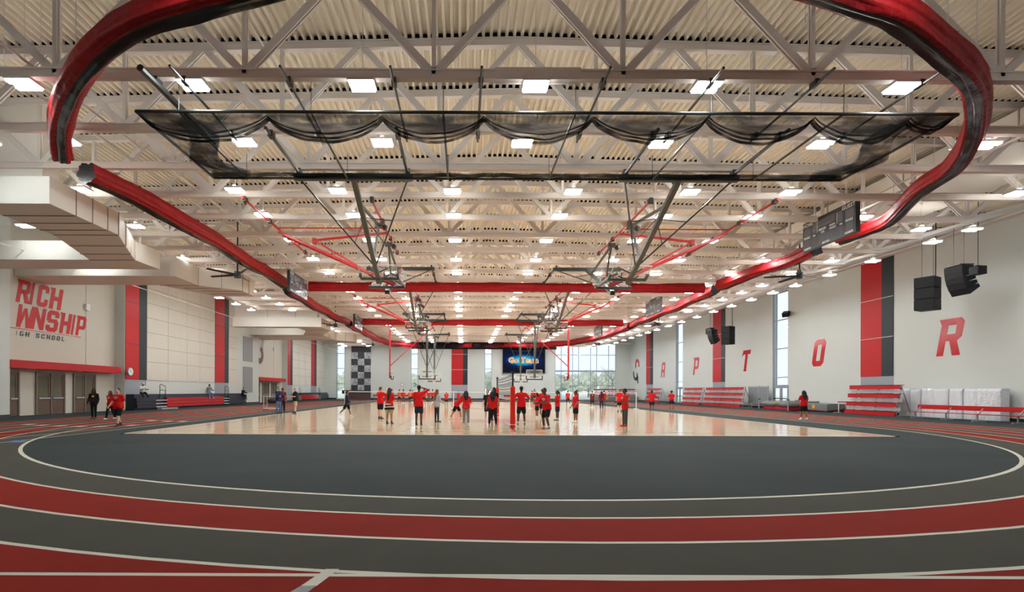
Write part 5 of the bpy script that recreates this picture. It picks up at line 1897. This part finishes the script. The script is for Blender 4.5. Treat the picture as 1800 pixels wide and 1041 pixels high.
def person(x, y, H, face, pose, label, skin='dark', hair='black', style='short', top='red', bottom='black', blen='shorts', shoes='white',
           sleeves='short', prt=0, mask=None, zbase=None, girth=1.0, extra=None, group=None, fine=True):
    """face: compass angle in degrees, 0 = towards the camera, 90 = towards the right of the hall"""
    D = math.radians
    F = Vector((0, -1, 0))                     # forward in body space
    hip = Vector((0, 0, .525 * H))
    hw, sw = .05 * H * (1 + .3 * (girth - 1)), .105 * H
    J = {}
    def leg(side, ang):
        sx = -1 if side == 'r' else 1        # facing -Y: the right side is at -X
        a = hip + Vector((sx * hw, 0, -.01 * H))
        d = rotx(Vector((0, 0, -1)), D(-ang[0])); d = Vector((d.x + sx * math.sin(D(ang[1])), d.y, d.z)).normalized()
        k = a + d * .245 * H
        d2 = rotx(Vector((0, 0, -1)), D(-(ang[0] - ang[2]))); d2 = Vector((d2.x + sx * math.sin(D(ang[1])) * .6, d2.y, d2.z)).normalized()
        an = k + d2 * .235 * H
        J[side + 'hip'], J[side + 'knee'], J[side + 'ank'] = a, k, an
    leg('l', pose.ll); leg('r', pose.rl)
    ln = D(pose.lean)
    tu = rotx(Vector((0, 0, 1)), ln)          # torso direction, leaning to -Y
    tf = rotx(F, ln)
    waist = hip + tu * .10 * H
    chest = hip + tu * .225 * H
    neck = hip + tu * .315 * H
    J['head'] = neck + (tu * .8 + Vector((0, 0, .2)) + F * .12).normalized() * .105 * H
    def arm(side, ang):
        sx = -1 if side == 'r' else 1
        a = hip + tu * .285 * H + Vector((sx * sw * (1 + .25 * (girth - 1)), 0, 0))
        d = rotx(Vector((0, 0, -1)), D(-ang[0])); d = roty(d, -sx * D(ang[1]))
        el = a + d * .165 * H
        d2 = rotx(Vector((0, 0, -1)), D(-(ang[0] + ang[2]))); d2 = roty(d2, -sx * D(ang[1] - ang[3]))
        wr = el + d2 * .145 * H
        J[side + 'sh'], J[side + 'el'], J[side + 'wr'], J[side + 'hd'] = a, el, wr, d2
    arm('l', pose.la); arm('r', pose.ra)
    low = min(J['lank'].z, J['rank'].z) - .042 * H
    zb = (0.0 if zbase is None else zbase) - low
    R = Matrix.Rotation(D(face), 3, 'Z')
    O = Vector((x, y, zb))
    def Wd(p): return O + R @ Vector(p)
    Fw, Up, Rt = R @ F, Vector((0, 0, 1)), R @ Vector((1, 0, 0))
    g = girth
    vox = .0085 * H if fine else .014 * H
    root = empty('person', (x, y, (0.0 if zbase is None else zbase)), label, 'person', group)
    tfw, tuw = R @ tf, R @ tu

    # body: one continuous skin
    b = MB()
    capsule(b, Wd(hip + Vector((-hw * .7, 0, .02 * H))), Wd(hip + Vector((hw * .7, 0, .02 * H))), .068 * H * g, .068 * H * g, 12)
    capsule(b, Wd(hip), Wd(waist), .075 * H * g, .07 * H * g, 12, .8, tfw)
    capsule(b, Wd(waist), Wd(chest), .072 * H * g, .085 * H * g, 12, .75, tfw)
    capsule(b, Wd(hip + tu * .275 * H + Vector((-sw * .75, 0, 0))), Wd(hip + tu * .275 * H + Vector((sw * .75, 0, 0))), .046 * H, .046 * H, 12)
    capsule(b, Wd(hip + tu * .29 * H), Wd(J['head'] - (J['head'] - neck) * .3), .033 * H, .03 * H, 10)
    for s in 'lr':
        capsule(b, Wd(J[s + 'hip']), Wd(J[s + 'knee']), .052 * H * g, .035 * H, 10)
        capsule(b, Wd(J[s + 'knee']), Wd(J[s + 'knee'].lerp(J[s + 'ank'], .4)), .034 * H, .034 * H, 10)
        capsule(b, Wd(J[s + 'knee'].lerp(J[s + 'ank'], .35)), Wd(J[s + 'ank']), .034 * H, .021 * H, 10)
        capsule(b, Wd(J[s + 'ank'] + Vector((0, .01 * H, -.02 * H))), Wd(J[s + 'ank'] + F * .085 * H + Vector((0, 0, -.026 * H))), .02 * H, .016 * H, 8)
        capsule(b, Wd(J[s + 'sh']), Wd(J[s + 'el']), .032 * H * (1 + .4 * (g - 1)), .024 * H, 10)
        capsule(b, Wd(J[s + 'el']), Wd(J[s + 'wr']), .025 * H, .017 * H, 10)
        # hand: palm, four fingers, thumb from the side of the palm
        hd = (R @ J[s + 'hd']).normalized()
        sx = -1 if s == 'r' else 1
        acr = hd.cross(Rt * sx).normalized()                 # across the palm (thumb side forward)
        if acr.length < .1: acr = Fw
        if acr.dot(Fw) < 0: acr = -acr
        pn = acr.cross(hd).normalized() * (1)                 # palm normal, towards the body
        if pn.dot(Rt * sx) > 0: pn = -pn
        w0 = Wd(J[s + 'wr'])
        pc = w0 + hd * .05 * H
        capsule(b, w0 + hd * .012 * H, pc, .017 * H, .021 * H, 8, .6, pn)
        if fine:
            for q, (off, fl_) in enumerate(((.017, .036), (.006, .042), (-.006, .039), (-.017, .03))):
                k0 = pc + acr * off * H
                cu = D(pose.curl + 6 * q)
                d1 = hd * math.cos(cu * .5) + pn * math.sin(cu * .5)
                d2 = hd * math.cos(cu * 1.6) + pn * math.sin(cu * 1.6)
                k1 = k0 + d1 * fl_ * H * .55; k2 = k1 + d2 * fl_ * H * .5
                capsule(b, k0, k1, .0066 * H, .006 * H, 6); capsule(b, k1, k2, .006 * H, .005 * H, 6)
            t0 = w0 + hd * .02 * H + acr * .014 * H
            t1 = t0 + (hd * .6 + acr * .75).normalized() * .026 * H; t2 = t1 + (hd * .9 + acr * .15 + pn * .3).normalized() * .022 * H
            capsule(b, t0, t1, .008 * H, .007 * H, 6); capsule(b, t1, t2, .007 * H, .0055 * H, 6)
        else:
            capsule(b, pc, pc + hd * .045 * H, .016 * H, .01 * H, 6, .6, pn)
    hr = Matrix.Rotation(D(pose.head[0]), 3, 'Z')
    hF = R @ (hr @ rotx(F, D(pose.head[1])))
    hS = R @ (hr @ Vector((1, 0, 0))); hU = hS.cross(-hF).normalized()
    if hU.z < 0: hU = -hU
    hc = Wd(J['head'])
    HR = Matrix((hS, -hF, hU)).transposed()
    b.ball(hc + hU * .012 * H, .046 * H, .056 * H, .058 * H, 14, 10, HR)
    b.ball(hc + hF * .014 * H - hU * .032 * H, .033 * H, .038 * H, .034 * H, 12, 8, HR)      # jaw
    capsule(b, hc + hF * .052 * H + hU * .008 * H, hc + hF * .062 * H - hU * .010 * H, .006 * H, .009 * H, 6)   # nose
    for s in (-1, 1):
        b.ball(hc + hS * s * .047 * H - hU * .002 * H - hF * .002 * H, .007 * H, .011 * H, .017 * H, 8, 6, HR)  # ears
    remesh(b, 'body', M['skin_' + skin], root, vox, 2)
    if fine:
        for s in (-1, 1):
            e_ = MB(); e_.ball(hc + hF * .0535 * H + hS * s * .019 * H + hU * .012 * H, .0075 * H, .004 * H, .0045 * H, 8, 5, HR)
            e_.build('eye', M['eye_dark'], root)
        e_ = MB(); e_.ball(hc + hF * .0505 * H - hU * .036 * H, .015 * H, .005 * H, .004 * H, 8, 5, HR); e_.build('mouth', M['lip'], root)
    if mask:
        e_ = MB(); e_.ball(hc + hF * .022 * H - hU * .026 * H, .040 * H, .043 * H, .030 * H, 12, 8, HR); e_.build('face_mask', M[mask], root, smooth=True)
    # hair
    h = MB()
    if style != 'bald':
        h.ball(hc + hU * .024 * H - hF * .010 * H, .052 * H, .056 * H, .056 * H, 14, 10, HR)
        h.ball(hc - hF * .026 * H + hU * .0 * H, .046 * H, .040 * H, .046 * H, 12, 8, HR)
    if style == 'afro':
        h.ball(hc + hU * .03 * H - hF * .012 * H, .072 * H, .07 * H, .068 * H, 14, 10, HR)
    if style in ('long', 'curly'):
        wv = .055 if style == 'long' else .075
        back = -(R @ tf)
        p0 = hc - hF * .03 * H
        p1 = Wd(neck) + back * .055 * H - Up * .02 * H
        p2 = Wd(chest) + back * .085 * H * g - Up * (.0 if style == 'curly' else .06) * H
        capsule(h, p0, p1, wv * H, wv * 1.1 * H, 10, .7, tfw); capsule(h, p1, p2, wv * 1.05 * H, wv * .7 * H, 10, .55, tfw)
        for s in (-1, 1):
            capsule(h, hc + hS * s * .044 * H, Wd(neck) + R @ Vector((s * .05 * H, 0, 0)) - Up * .03 * H, .02 * H, .022 * H, 8)
    if style == 'pony':
        back = -hF
        capsule(h, hc + back * .05 * H + hU * .02 * H, hc + back * .085 * H, .024 * H, .026 * H, 8); capsule(h, hc + back * .085 * H, Wd(chest) + back * .09 * H, .026 * H, .012 * H, 8)
    if style == 'bun':
        h.ball(hc - hF * .05 * H + hU * .05 * H, .028 * H, seg=10, rings=8)
    if style == 'hood':
        h.ball(hc - hF * .006 * H + hU * .012 * H, .062 * H, .062 * H, .07 * H, 14, 10, HR)
    if h.f:
        hm = M['hair_' + hair] if style != 'hood' else M['cloth_' + hair]
        remesh(h, 'hood' if style == 'hood' else 'hair', hm, root, vox * 1.15, 2)
    # upper garment
    t = MB()
    ht = Vector((0, 0, 0))
    hem = hip - Vector((0, 0, .012 * H)) + tu * .004 * H
    capsule(t, Wd(hem + Vector((-hw * .95, 0, 0))), Wd(hem + Vector((hw * .95, 0, 0))), .076 * H * g, .076 * H * g, 14)
    capsule(t, Wd(hem + Vector((-hw * .8, 0, .06 * H))), Wd(hem + Vector((hw * .8, 0, .06 * H))), .077 * H * g, .077 * H * g, 14)
    capsule(t, Wd(hip + tu * .03 * H), Wd(waist), .098 * H * g, .094 * H * g, 14, .88, tfw)
    capsule(t, Wd(waist), Wd(chest), .094 * H * g, .102 * H * g, 14, .80, tfw)
    capsule(t, Wd(hip + tu * .272 * H + Vector((-sw * .78, 0, 0))), Wd(hip + tu * .272 * H + Vector((sw * .78, 0, 0))), .055 * H, .055 * H, 12)
    capsule(t, Wd(hip + tu * .28 * H), Wd(hip + tu * .312 * H), .05 * H, .036 * H, 12)
    for s in 'lr':
        if sleeves == 'short':
            capsule(t, Wd(J[s + 'sh']), Wd(J[s + 'sh'].lerp(J[s + 'el'], .68)), .042 * H * (1 + .3 * (g - 1)), .04 * H, 10)
        elif sleeves == 'long':
            capsule(t, Wd(J[s + 'sh']), Wd(J[s + 'el']), .042 * H * (1 + .3 * (g - 1)), .034 * H, 10)
            capsule(t, Wd(J[s + 'el']), Wd(J[s + 'el'].lerp(J[s + 'wr'], .93)), .034 * H, .026 * H, 10)
    remesh(t, 'jacket' if sleeves == 'long' else 'shirt', M['cloth_' + top], root, vox * 1.2, 3)
    # lower garment
    t = MB()
    capsule(t, Wd(hip + Vector((-hw * .7, 0, 0))), Wd(hip + Vector((hw * .7, 0, 0))), .077 * H * g, .077 * H * g, 12)
    for s in 'lr':
        a, k, an = J[s + 'hip'], J[s + 'knee'], J[s + 'ank']
        if blen == 'shorts':
            capsule(t, Wd(a), Wd(a.lerp(k, .74)), .06 * H * g, .06 * H * g, 12)
        else:
            wd = {'pants': 1.0, 'leggings': .86, 'wide': 1.2}[blen]
            capsule(t, Wd(a), Wd(k), .06 * H * g * wd, .044 * H * wd, 12); capsule(t, Wd(k), Wd(k.lerp(an, .5)), .043 * H * wd, .039 * H * wd, 10)
            capsule(t, Wd(k.lerp(an, .45)), Wd(k.lerp(an, .97)), .039 * H * wd, .03 * H * wd, 10)
    remesh(t, 'shorts' if blen == 'shorts' else 'trousers', M['cloth_' + bottom], root, vox * 1.2, 3)
    # shoes
    for s in 'lr':
        an = J[s + 'ank']
        f = MB()
        capsule(f, Wd(an + Vector((0, .012 * H, -.018 * H))), Wd(an + F * .095 * H + Vector((0, 0, -.024 * H))), .0245 * H, .019 * H, 10)
        capsule(f, Wd(an + Vector((0, .004 * H, -.005 * H))), Wd(an + F * .03 * H + Vector((0, 0, -.014 * H))), .025 * H, .022 * H, 10)
        f.build('shoe', M['shoe_' + shoes], root, smooth=True)
    if blen == 'shorts' and fine:
        for s in 'lr':
            an, k = J[s + 'ank'], J[s + 'knee']
            f = MB(); capsule(f, Wd(an), Wd(an.lerp(k, .16)), .0235 * H, .0245 * H, 10); f.build('sock', M['shoe_white' if shoes != 'black' else 'shoe_black'], root, smooth=True)
    # print on the shirt: 1 chest lines, 2 number on the back
    if prt:
        p_ = MB().use(M['print_white'])
        if prt == 1:
            c = Wd(hip + tu * .235 * H) + tfw * (.084 * H * g)
            rows = ((.03, .042, .004), (.013, .05, .006), (-.006, .046, .006), (-.024, .03, .004))
        else:
            c = Wd(hip + tu * .235 * H) - tfw * (.084 * H * g)
            rows = ((.03, .02, .005), (.018, .026, .006), (.004, .024, .006), (-.010, .026, .006), (-.024, .02, .005))
        for dz, hw_, th in rows:
            a_ = c + tuw * dz * H
            p_.bar(a_ - Rt * hw_ * H, a_ + Rt * hw_ * H, .012 * H, th * 1.5 * H, up=tuw)
        p_.build('shirt_print', None, root)
    if extra:
        extra(root, Wd, dict(hip=hip, waist=waist, chest=chest, neck=neck, tu=tu, H=H, F=F, g=g, J=J, tfw=tfw, tuw=tuw, Rt=Rt, Fw=Fw, vox=vox))
    return root

def foot(px, py):
    p = on_floor(px, py)
    return p.x, p.y
def P(px, yfoot, yhead, face, pose, label, **k):
    x, y = foot(px, yfoot)
    H = (yfoot - yhead) / 900 * y * k.pop('hs', 1.0)
    k.setdefault('fine', y < 48)
    return person(x, y, H, face, pose, label, **k)

STAND = Pose()
HIPS = Pose(la=(-18, 42, 78, 75), ra=(-18, 42, 78, 75), ll=(0, 6, 0), rl=(0, 6, 0))
HOLD = Pose(la=(12, 6, 82, 18), ra=(12, 6, 82, 18))
WALK = Pose(la=(-16, 6, 16, 0), ra=(18, 6, 22, 0), ll=(16, 2, 6), rl=(-14, 2, 14))
WALK2 = Pose(la=(16, 6, 22, 0), ra=(-16, 6, 18, 0), ll=(-12, 2, 14), rl=(15, 2, 5))
RUN = Pose(la=(-25, 12, 55, 0), ra=(25, 12, 60, 10), ll=(24, 3, 20), rl=(-22, 3, 38), lean=6)
FACEUP = Pose(la=(62, 12, 118, 18), ra=(62, 14, 116, 22), ll=(0, 3, 0), rl=(0, 3, 0), head=(0, 0))

def print_patch(root, Wd, q):
    H = q['H']
    c = Wd(q['hip'] + q['tu'] * .22 * H) + q['tfw'] * .075 * H * q['g']
    m = MB().use(M['yellow']); m.ball(c, .045 * H, .02 * H, .035 * H, 10, 6); m.build('chest_print', None, root, smooth=True)
    m = MB().use(M['cloth_maroon']); m.ball(Wd(q['hip'] + q['tu'] * .10 * H) + q['tfw'] * .07 * H, .055 * H, .02 * H, .018 * H, 10, 6); m.build('hem_print', None, root, smooth=True)
# left foreground walkers
P(208, 750, 683, -6, WALK, 'person in red shirt, black shorts and blue face mask walking towards the viewer at left', skin='light', hair='dark', prt=1, mask='mask_blue', shoes='black', girth=1.12)
P(165, 736.5, 684, 12, Pose(la=(6, 14, 22, 10), ra=(6, 14, 22, 10), ll=(6, 3, 4), rl=(-6, 3, 8)), 'person in black hoodie with yellow chest print and black shorts near the left doors', skin='dark', hair='dark', style='long', top='hoodie', bottom='black', blen='leggings', sleeves='long', shoes='black', extra=print_patch)
P(194, 737.5, 687.5, -10, WALK2, 'person in red shirt and dark trousers walking behind the masked walker', skin='mid', hair='dark', style='long', bottom='black', blen='pants', shoes='white', prt=1)
# by the cart
P(490, 727.5, 681, 60, HOLD, 'person in navy jacket and blue jeans standing left of the white cart', skin='light', hair='grey', top='jacket', bottom='jeans', blen='pants', sleeves='long', shoes='black', girth=1.1, mask='mask_blue')
P(519, 727, 682, -62, HOLD, 'person with shaved head, black polo and khaki shorts right of the white cart', skin='light', style='bald', top='black', bottom='khaki', shoes='black', girth=1.15)
P(497, 724.5, 683, 40, STAND, 'person in dark clothes half hidden behind the navy jacket', skin='dark', hair='black', top='maroon', bottom='black', blen='pants', shoes='black')
P(610, 733, 686.5, 88, Pose(la=(-14, 8, 24, 0), ra=(18, 8, 28, 0), ll=(18, 2, 4), rl=(-26, 2, 22), lean=2), 'person in black jacket and shorts striding across the left edge of the court', skin='mid', hair='black', top='darkblue', bottom='black', sleeves='long', shoes='white')
# court, left half
P(668.7, 736.5, 681.3, 150, Pose(la=(70, 10, 125, 24), ra=(70, 14, 122, 26), ll=(4, 3, 2), rl=(-4, 3, 2)), 'person in red shirt and black shorts holding both hands up to the face', skin='light', hair='brown', shoes='black')
def sweater(root, Wd, q):
    H = q['H']
    mk('knit_stripe', (196, 172, 150), .9) if 'knit_stripe' not in M else None
    for k, (z, mm) in enumerate(((-.0, 'cloth_black'), (-.045, 'knit_stripe'), (-.09, 'cloth_black'), (-.135, 'knit_stripe'), (-.175, 'cloth_black'))):
        m = MB().use(M[mm])
        c0 = q['hip'] + Vector((0, 0, (.075 + z) * H)); rr = (.098 + .012 * k) * H
        rg = [[tuple(Wd(c0 + Vector((rr * s_ * math.cos(t), rr * .85 * s_ * math.sin(t), dz * H + .012 * H * math.cos(t + k))))) for t in [2 * PI * j / 18 for j in range(18)]] for dz, s_ in ((.03, .96), (.0, 1.0), (-.026, 1.0))]
        m.sweep(rg); m.build('tied_sweater_band', None, root, smooth=True)
P(684.5, 745.4, 683.5, 165, HOLD, 'person with long hair and a striped sweater tied round the waist', skin='tan', hair='dark', style='long', bottom='khaki', shoes='black', extra=sweater)
P(736.4, 747.4, 679, 170, Pose(la=(8, 8, 14, 0), ra=(12, 122, 0, -128), ll=(2, 3, 2), rl=(-2, 3, 2)), 'person in red shirt and navy shorts with one arm raised over the head', skin='dark', hair='black', bottom='darkblue', shoes='black')
P(768, 742.3, 685.8, 130, Pose(la=(-4, 6, 10, 0), ra=(16, 6, 50, 0)), 'person with very long brown hair, grey top and dark jeans', skin='light', hair='auburn', style='long', top='heather', bottom='darkblue', blen='leggings', sleeves='long', shoes='black')
P(802, 738, 691, 85, Pose(la=(55, 10, 25, 0), ra=(40, 12, 30, 0), ll=(30, 6, 20), rl=(-20, 6, 10), lean=42), 'person in red shirt and black shorts bending forward to the right', skin='tan', hair='brown', style='long', shoes='white', hs=1.12)
P(819.5, 746.4, 691.4, 185, Pose(la=(16, 16, 70, 40), ra=(16, 16, 70, 40), ll=(4, 3, 6), rl=(2, 3, 6), lean=10), 'person with curly black hair, red shirt and grey sweatpants seen from behind', skin='mid', hair='black', style='curly', bottom='grey', blen='pants', shoes='white', hs=1.06)
# centre
P(857, 739.5, 686.6, -30, STAND, 'person with glasses in black shirt and long dark shorts left of the padded post', skin='light', hair='brown', top='black', bottom='darkblue', shoes='white')
P(866, 746.4, 688.5, 180, Pose(la=(4, 14, 20, 0), ra=(4, 14, 20, 0), ll=(2, 7, 2), rl=(-2, 8, 4)), 'person with long dark curly hair, red shirt and black trousers seen from behind', skin='tan', hair='black', style='curly', bottom='black', blen='wide', shoes='black', girth=1.08)
P(868.5, 739, 682.4, 150, STAND, 'person in dark clothes standing behind the long curly hair by the post', skin='tan', hair='dark', style='long', top='black', bottom='black', blen='pants', shoes='black')
P(916.5, 746.8, 680.6, 180, HIPS, 'person in red shirt and black shorts, hands on hips, right of the padded post', skin='dark', hair='black', bottom='black', shoes='green')
P(944, 735, 691.5, -75, HOLD, 'small person in red shirt and black shorts turned left beyond the padded post', skin='mid', hair='black', style='long', shoes='white', prt=1)
P(961.5, 755, 684, -45, Pose(la=(32, 10, 55, 20), ra=(26, 10, 60, 20), ll=(26, 6, 44), rl=(4, 12, 26), lean=14), 'person in red shirt and black shorts crouching with bent knees, nearest on the court', skin='dark', hair='black', prt=1, shoes='grey', hs=1.04)
P(953.5, 733, 685, 175, STAND, 'person in red shirt mostly hidden behind the crouching player', skin='mid', hair='black', shoes='white')
P(980, 739.3, 688, -80, HOLD, 'person with long braids, red shirt and navy shorts facing left', skin='dark', hair='black', style='pony', bottom='navy', shoes='grey')
P(1012, 743.6, 688.7, -72, Pose(la=(8, 6, 24, 0), ra=(6, 6, 20, 0)), 'person with dark bun, red shirt and charcoal shorts facing left', skin='mid', hair='black', style='bun', bottom='black', shoes='white')
P(1098.7, 750, 684.8, -80, HOLD, 'person in red shirt, dark grey trousers and red shoes facing left', skin='dark', hair='black', bottom='charcoal', blen='pants', shoes='red', prt=1)
P(1089.5, 724.5, 685, 178, STAND, 'person in red shirt and black shorts behind the one with red shoes', skin='light', hair='auburn', bottom='black', shoes='black')
P(1041, 717, 687.7, 178, WALK, 'person in dark red shirt with a white number walking away before the big window', skin='dark', hair='black', top='maroon', prt=2, shoes='white')
P(1057.5, 719.8, 688.6, 172, STAND, 'person in dark maroon top and dark trousers before the big window', skin='dark', hair='black', style='long', top='maroon', bottom='darkblue', blen='pants', shoes='grey')
P(1061.5, 715.5, 686.8, 178, STAND, 'person in red shirt close behind the one in dark maroon', skin='mid', hair='black', bottom='charcoal', blen='pants', shoes='grey')
P(1145.8, 723.2, 687, 160, Pose(la=(6, 42, 10, 0), ra=(-10, 42, 10, 0), ll=(10, 4, 6), rl=(-12, 4, 12)), 'person in red shirt and black shorts walking with arms spread, right edge of the court', skin='dark', hair='black', shoes='black')
P(1180.6, 719.3, 688, 175, Pose(la=(20, 20, 80, 30), ra=(20, 20, 80, 30), ll=(2, 5, 0), rl=(-2, 5, 0)), 'person in red shirt and dark shorts with curly hair standing on the right track', skin='mid', hair='black', style='afro', bottom='navy', shoes='black', girth=1.1)
P(1413, 738, 687.8, 178, Pose(la=(14, 16, 80, 30), ra=(14, 16, 80, 30), ll=(2, 5, 0), rl=(-3, 5, 4)), 'person with long black hair, red shirt and black shorts on the right track', skin='mid', hair='black', style='curly', bottom='black', shoes='white')
# far players
FAR = [(688.9, 706.5, 684, 175, 'red', 'black', 'far player in red shirt just behind the striped sweater'),
       (702, 709, 685.3, 170, 'orange', 'black', 'far player in orange vest, left of two orange vests'),
       (709, 709.3, 685, 185, 'red', 'charcoal', 'far player in red shirt between the two orange vests'),
       (720.6, 709, 685, 175, 'orange', 'black', 'far player in orange vest, right of two orange vests'),
       (725, 707.5, 686.5, 178, 'red', 'black', 'far player in red shirt just right of the orange vests'),
       (754, 708.5, 684, 180, 'red', 'green', 'far player in red shirt with white back print and greenish shorts'),
       (760.7, 707.8, 684.5, 172, 'red', 'black', 'far player in red shirt beside the very long brown hair'),
       (784.7, 714, 688.8, 180, 'red', 'black', 'far player in red shirt with white back number, alone at the court centre'),
       (805.8, 710.0, 688.3, 10, 'red', 'charcoal', 'far player in red shirt behind the bending player'),
       (935, 706.5, 687, 90, 'red', 'black', 'far player in red shirt left of two below the video board'),
       (939.5, 706.5, 684.3, 175, 'red', 'black', 'far player in red shirt right of two below the video board'),
       (998.4, 713, 687, 178, 'red', 'black', 'far player in red shirt with white number running away before the big window'),
       (1014.8, 707.5, 685.2, -100, 'red', 'darkblue', 'far player in red shirt and dark shorts behind the dark bun')]
for k, (px, yf_, yh, fc, tp, bt, lb) in enumerate(FAR):
    P(px, yf_, yh, fc, (WALK if k % 3 == 0 else HOLD if k % 3 == 1 else RUN if k == 11 else STAND), lb, skin=('dark', 'mid', 'dark')[k % 3], hair='black', top=tp, bottom=bt, shoes=('white', 'black')[k % 2], prt=2 if k in (5, 7, 10, 11) else 0, fine=False)
P(745.5, 711, 683.5, 178, WALK2, 'far player in red shirt and long black shorts right of the raised arm', skin='tan', hair='black', shoes='black', fine=False)
# seated on the left bleachers
SIT = Pose(la=(30, 8, 50, 20), ra=(30, 8, 50, 20), ll=(84, 6, 84), rl=(80, 8, 78), lean=12)
def sit(x, y, zs, H, face, label, pose=SIT, **k):
    # the lowest foot sets the height: place it so that the seat comes out at zs
    drop = .525 * H - .07 * H
    low = min(math.cos(math.radians(a[0])) * .245 * H + math.cos(math.radians(a[0] - a[2])) * .235 * H for a in (pose.ll, pose.rl))
    lowz = max(math.cos(math.radians(a[0])) * .245 * H + math.cos(math.radians(a[0] - a[2])) * .235 * H for a in (pose.ll, pose.rl))
    zb = zs + .07 * H - lowz - .01 * H - .042 * H
    return person(x, y, H, face, pose, label, zbase=zb, **k)
sit(XL + .62, 41.2, 1.29, 1.7, 55, 'person in white hooded jacket and black trousers sitting on the near left bleachers', Pose(la=(36, 8, 60, 20), ra=(36, 8, 60, 20), ll=(86, 6, 40), rl=(82, 8, 36), lean=14), skin='dark', hair='white', style='hood', top='white', bottom='black', blen='pants', sleeves='long', shoes='black')
sit(XL + .62, 52.0, 1.29, 1.72, 60, 'person in grey top and light jeans sitting at the end of the red seat rows', Pose(la=(20, 10, 70, 20), ra=(-20, 12, 10, 0), ll=(70, 6, 55), rl=(64, 10, 50), lean=8), skin='dark', hair='black', top='grey', bottom='jeans', blen='pants', sleeves='long', shoes='white')
sit(XL + .75, 59.6, 1.0, 1.7, 70, 'person in black with a white mask sitting at the far end of the near bleachers', SIT, skin='dark', hair='black', top='black', bottom='black', blen='pants', sleeves='long', shoes='black', mask='print_white')
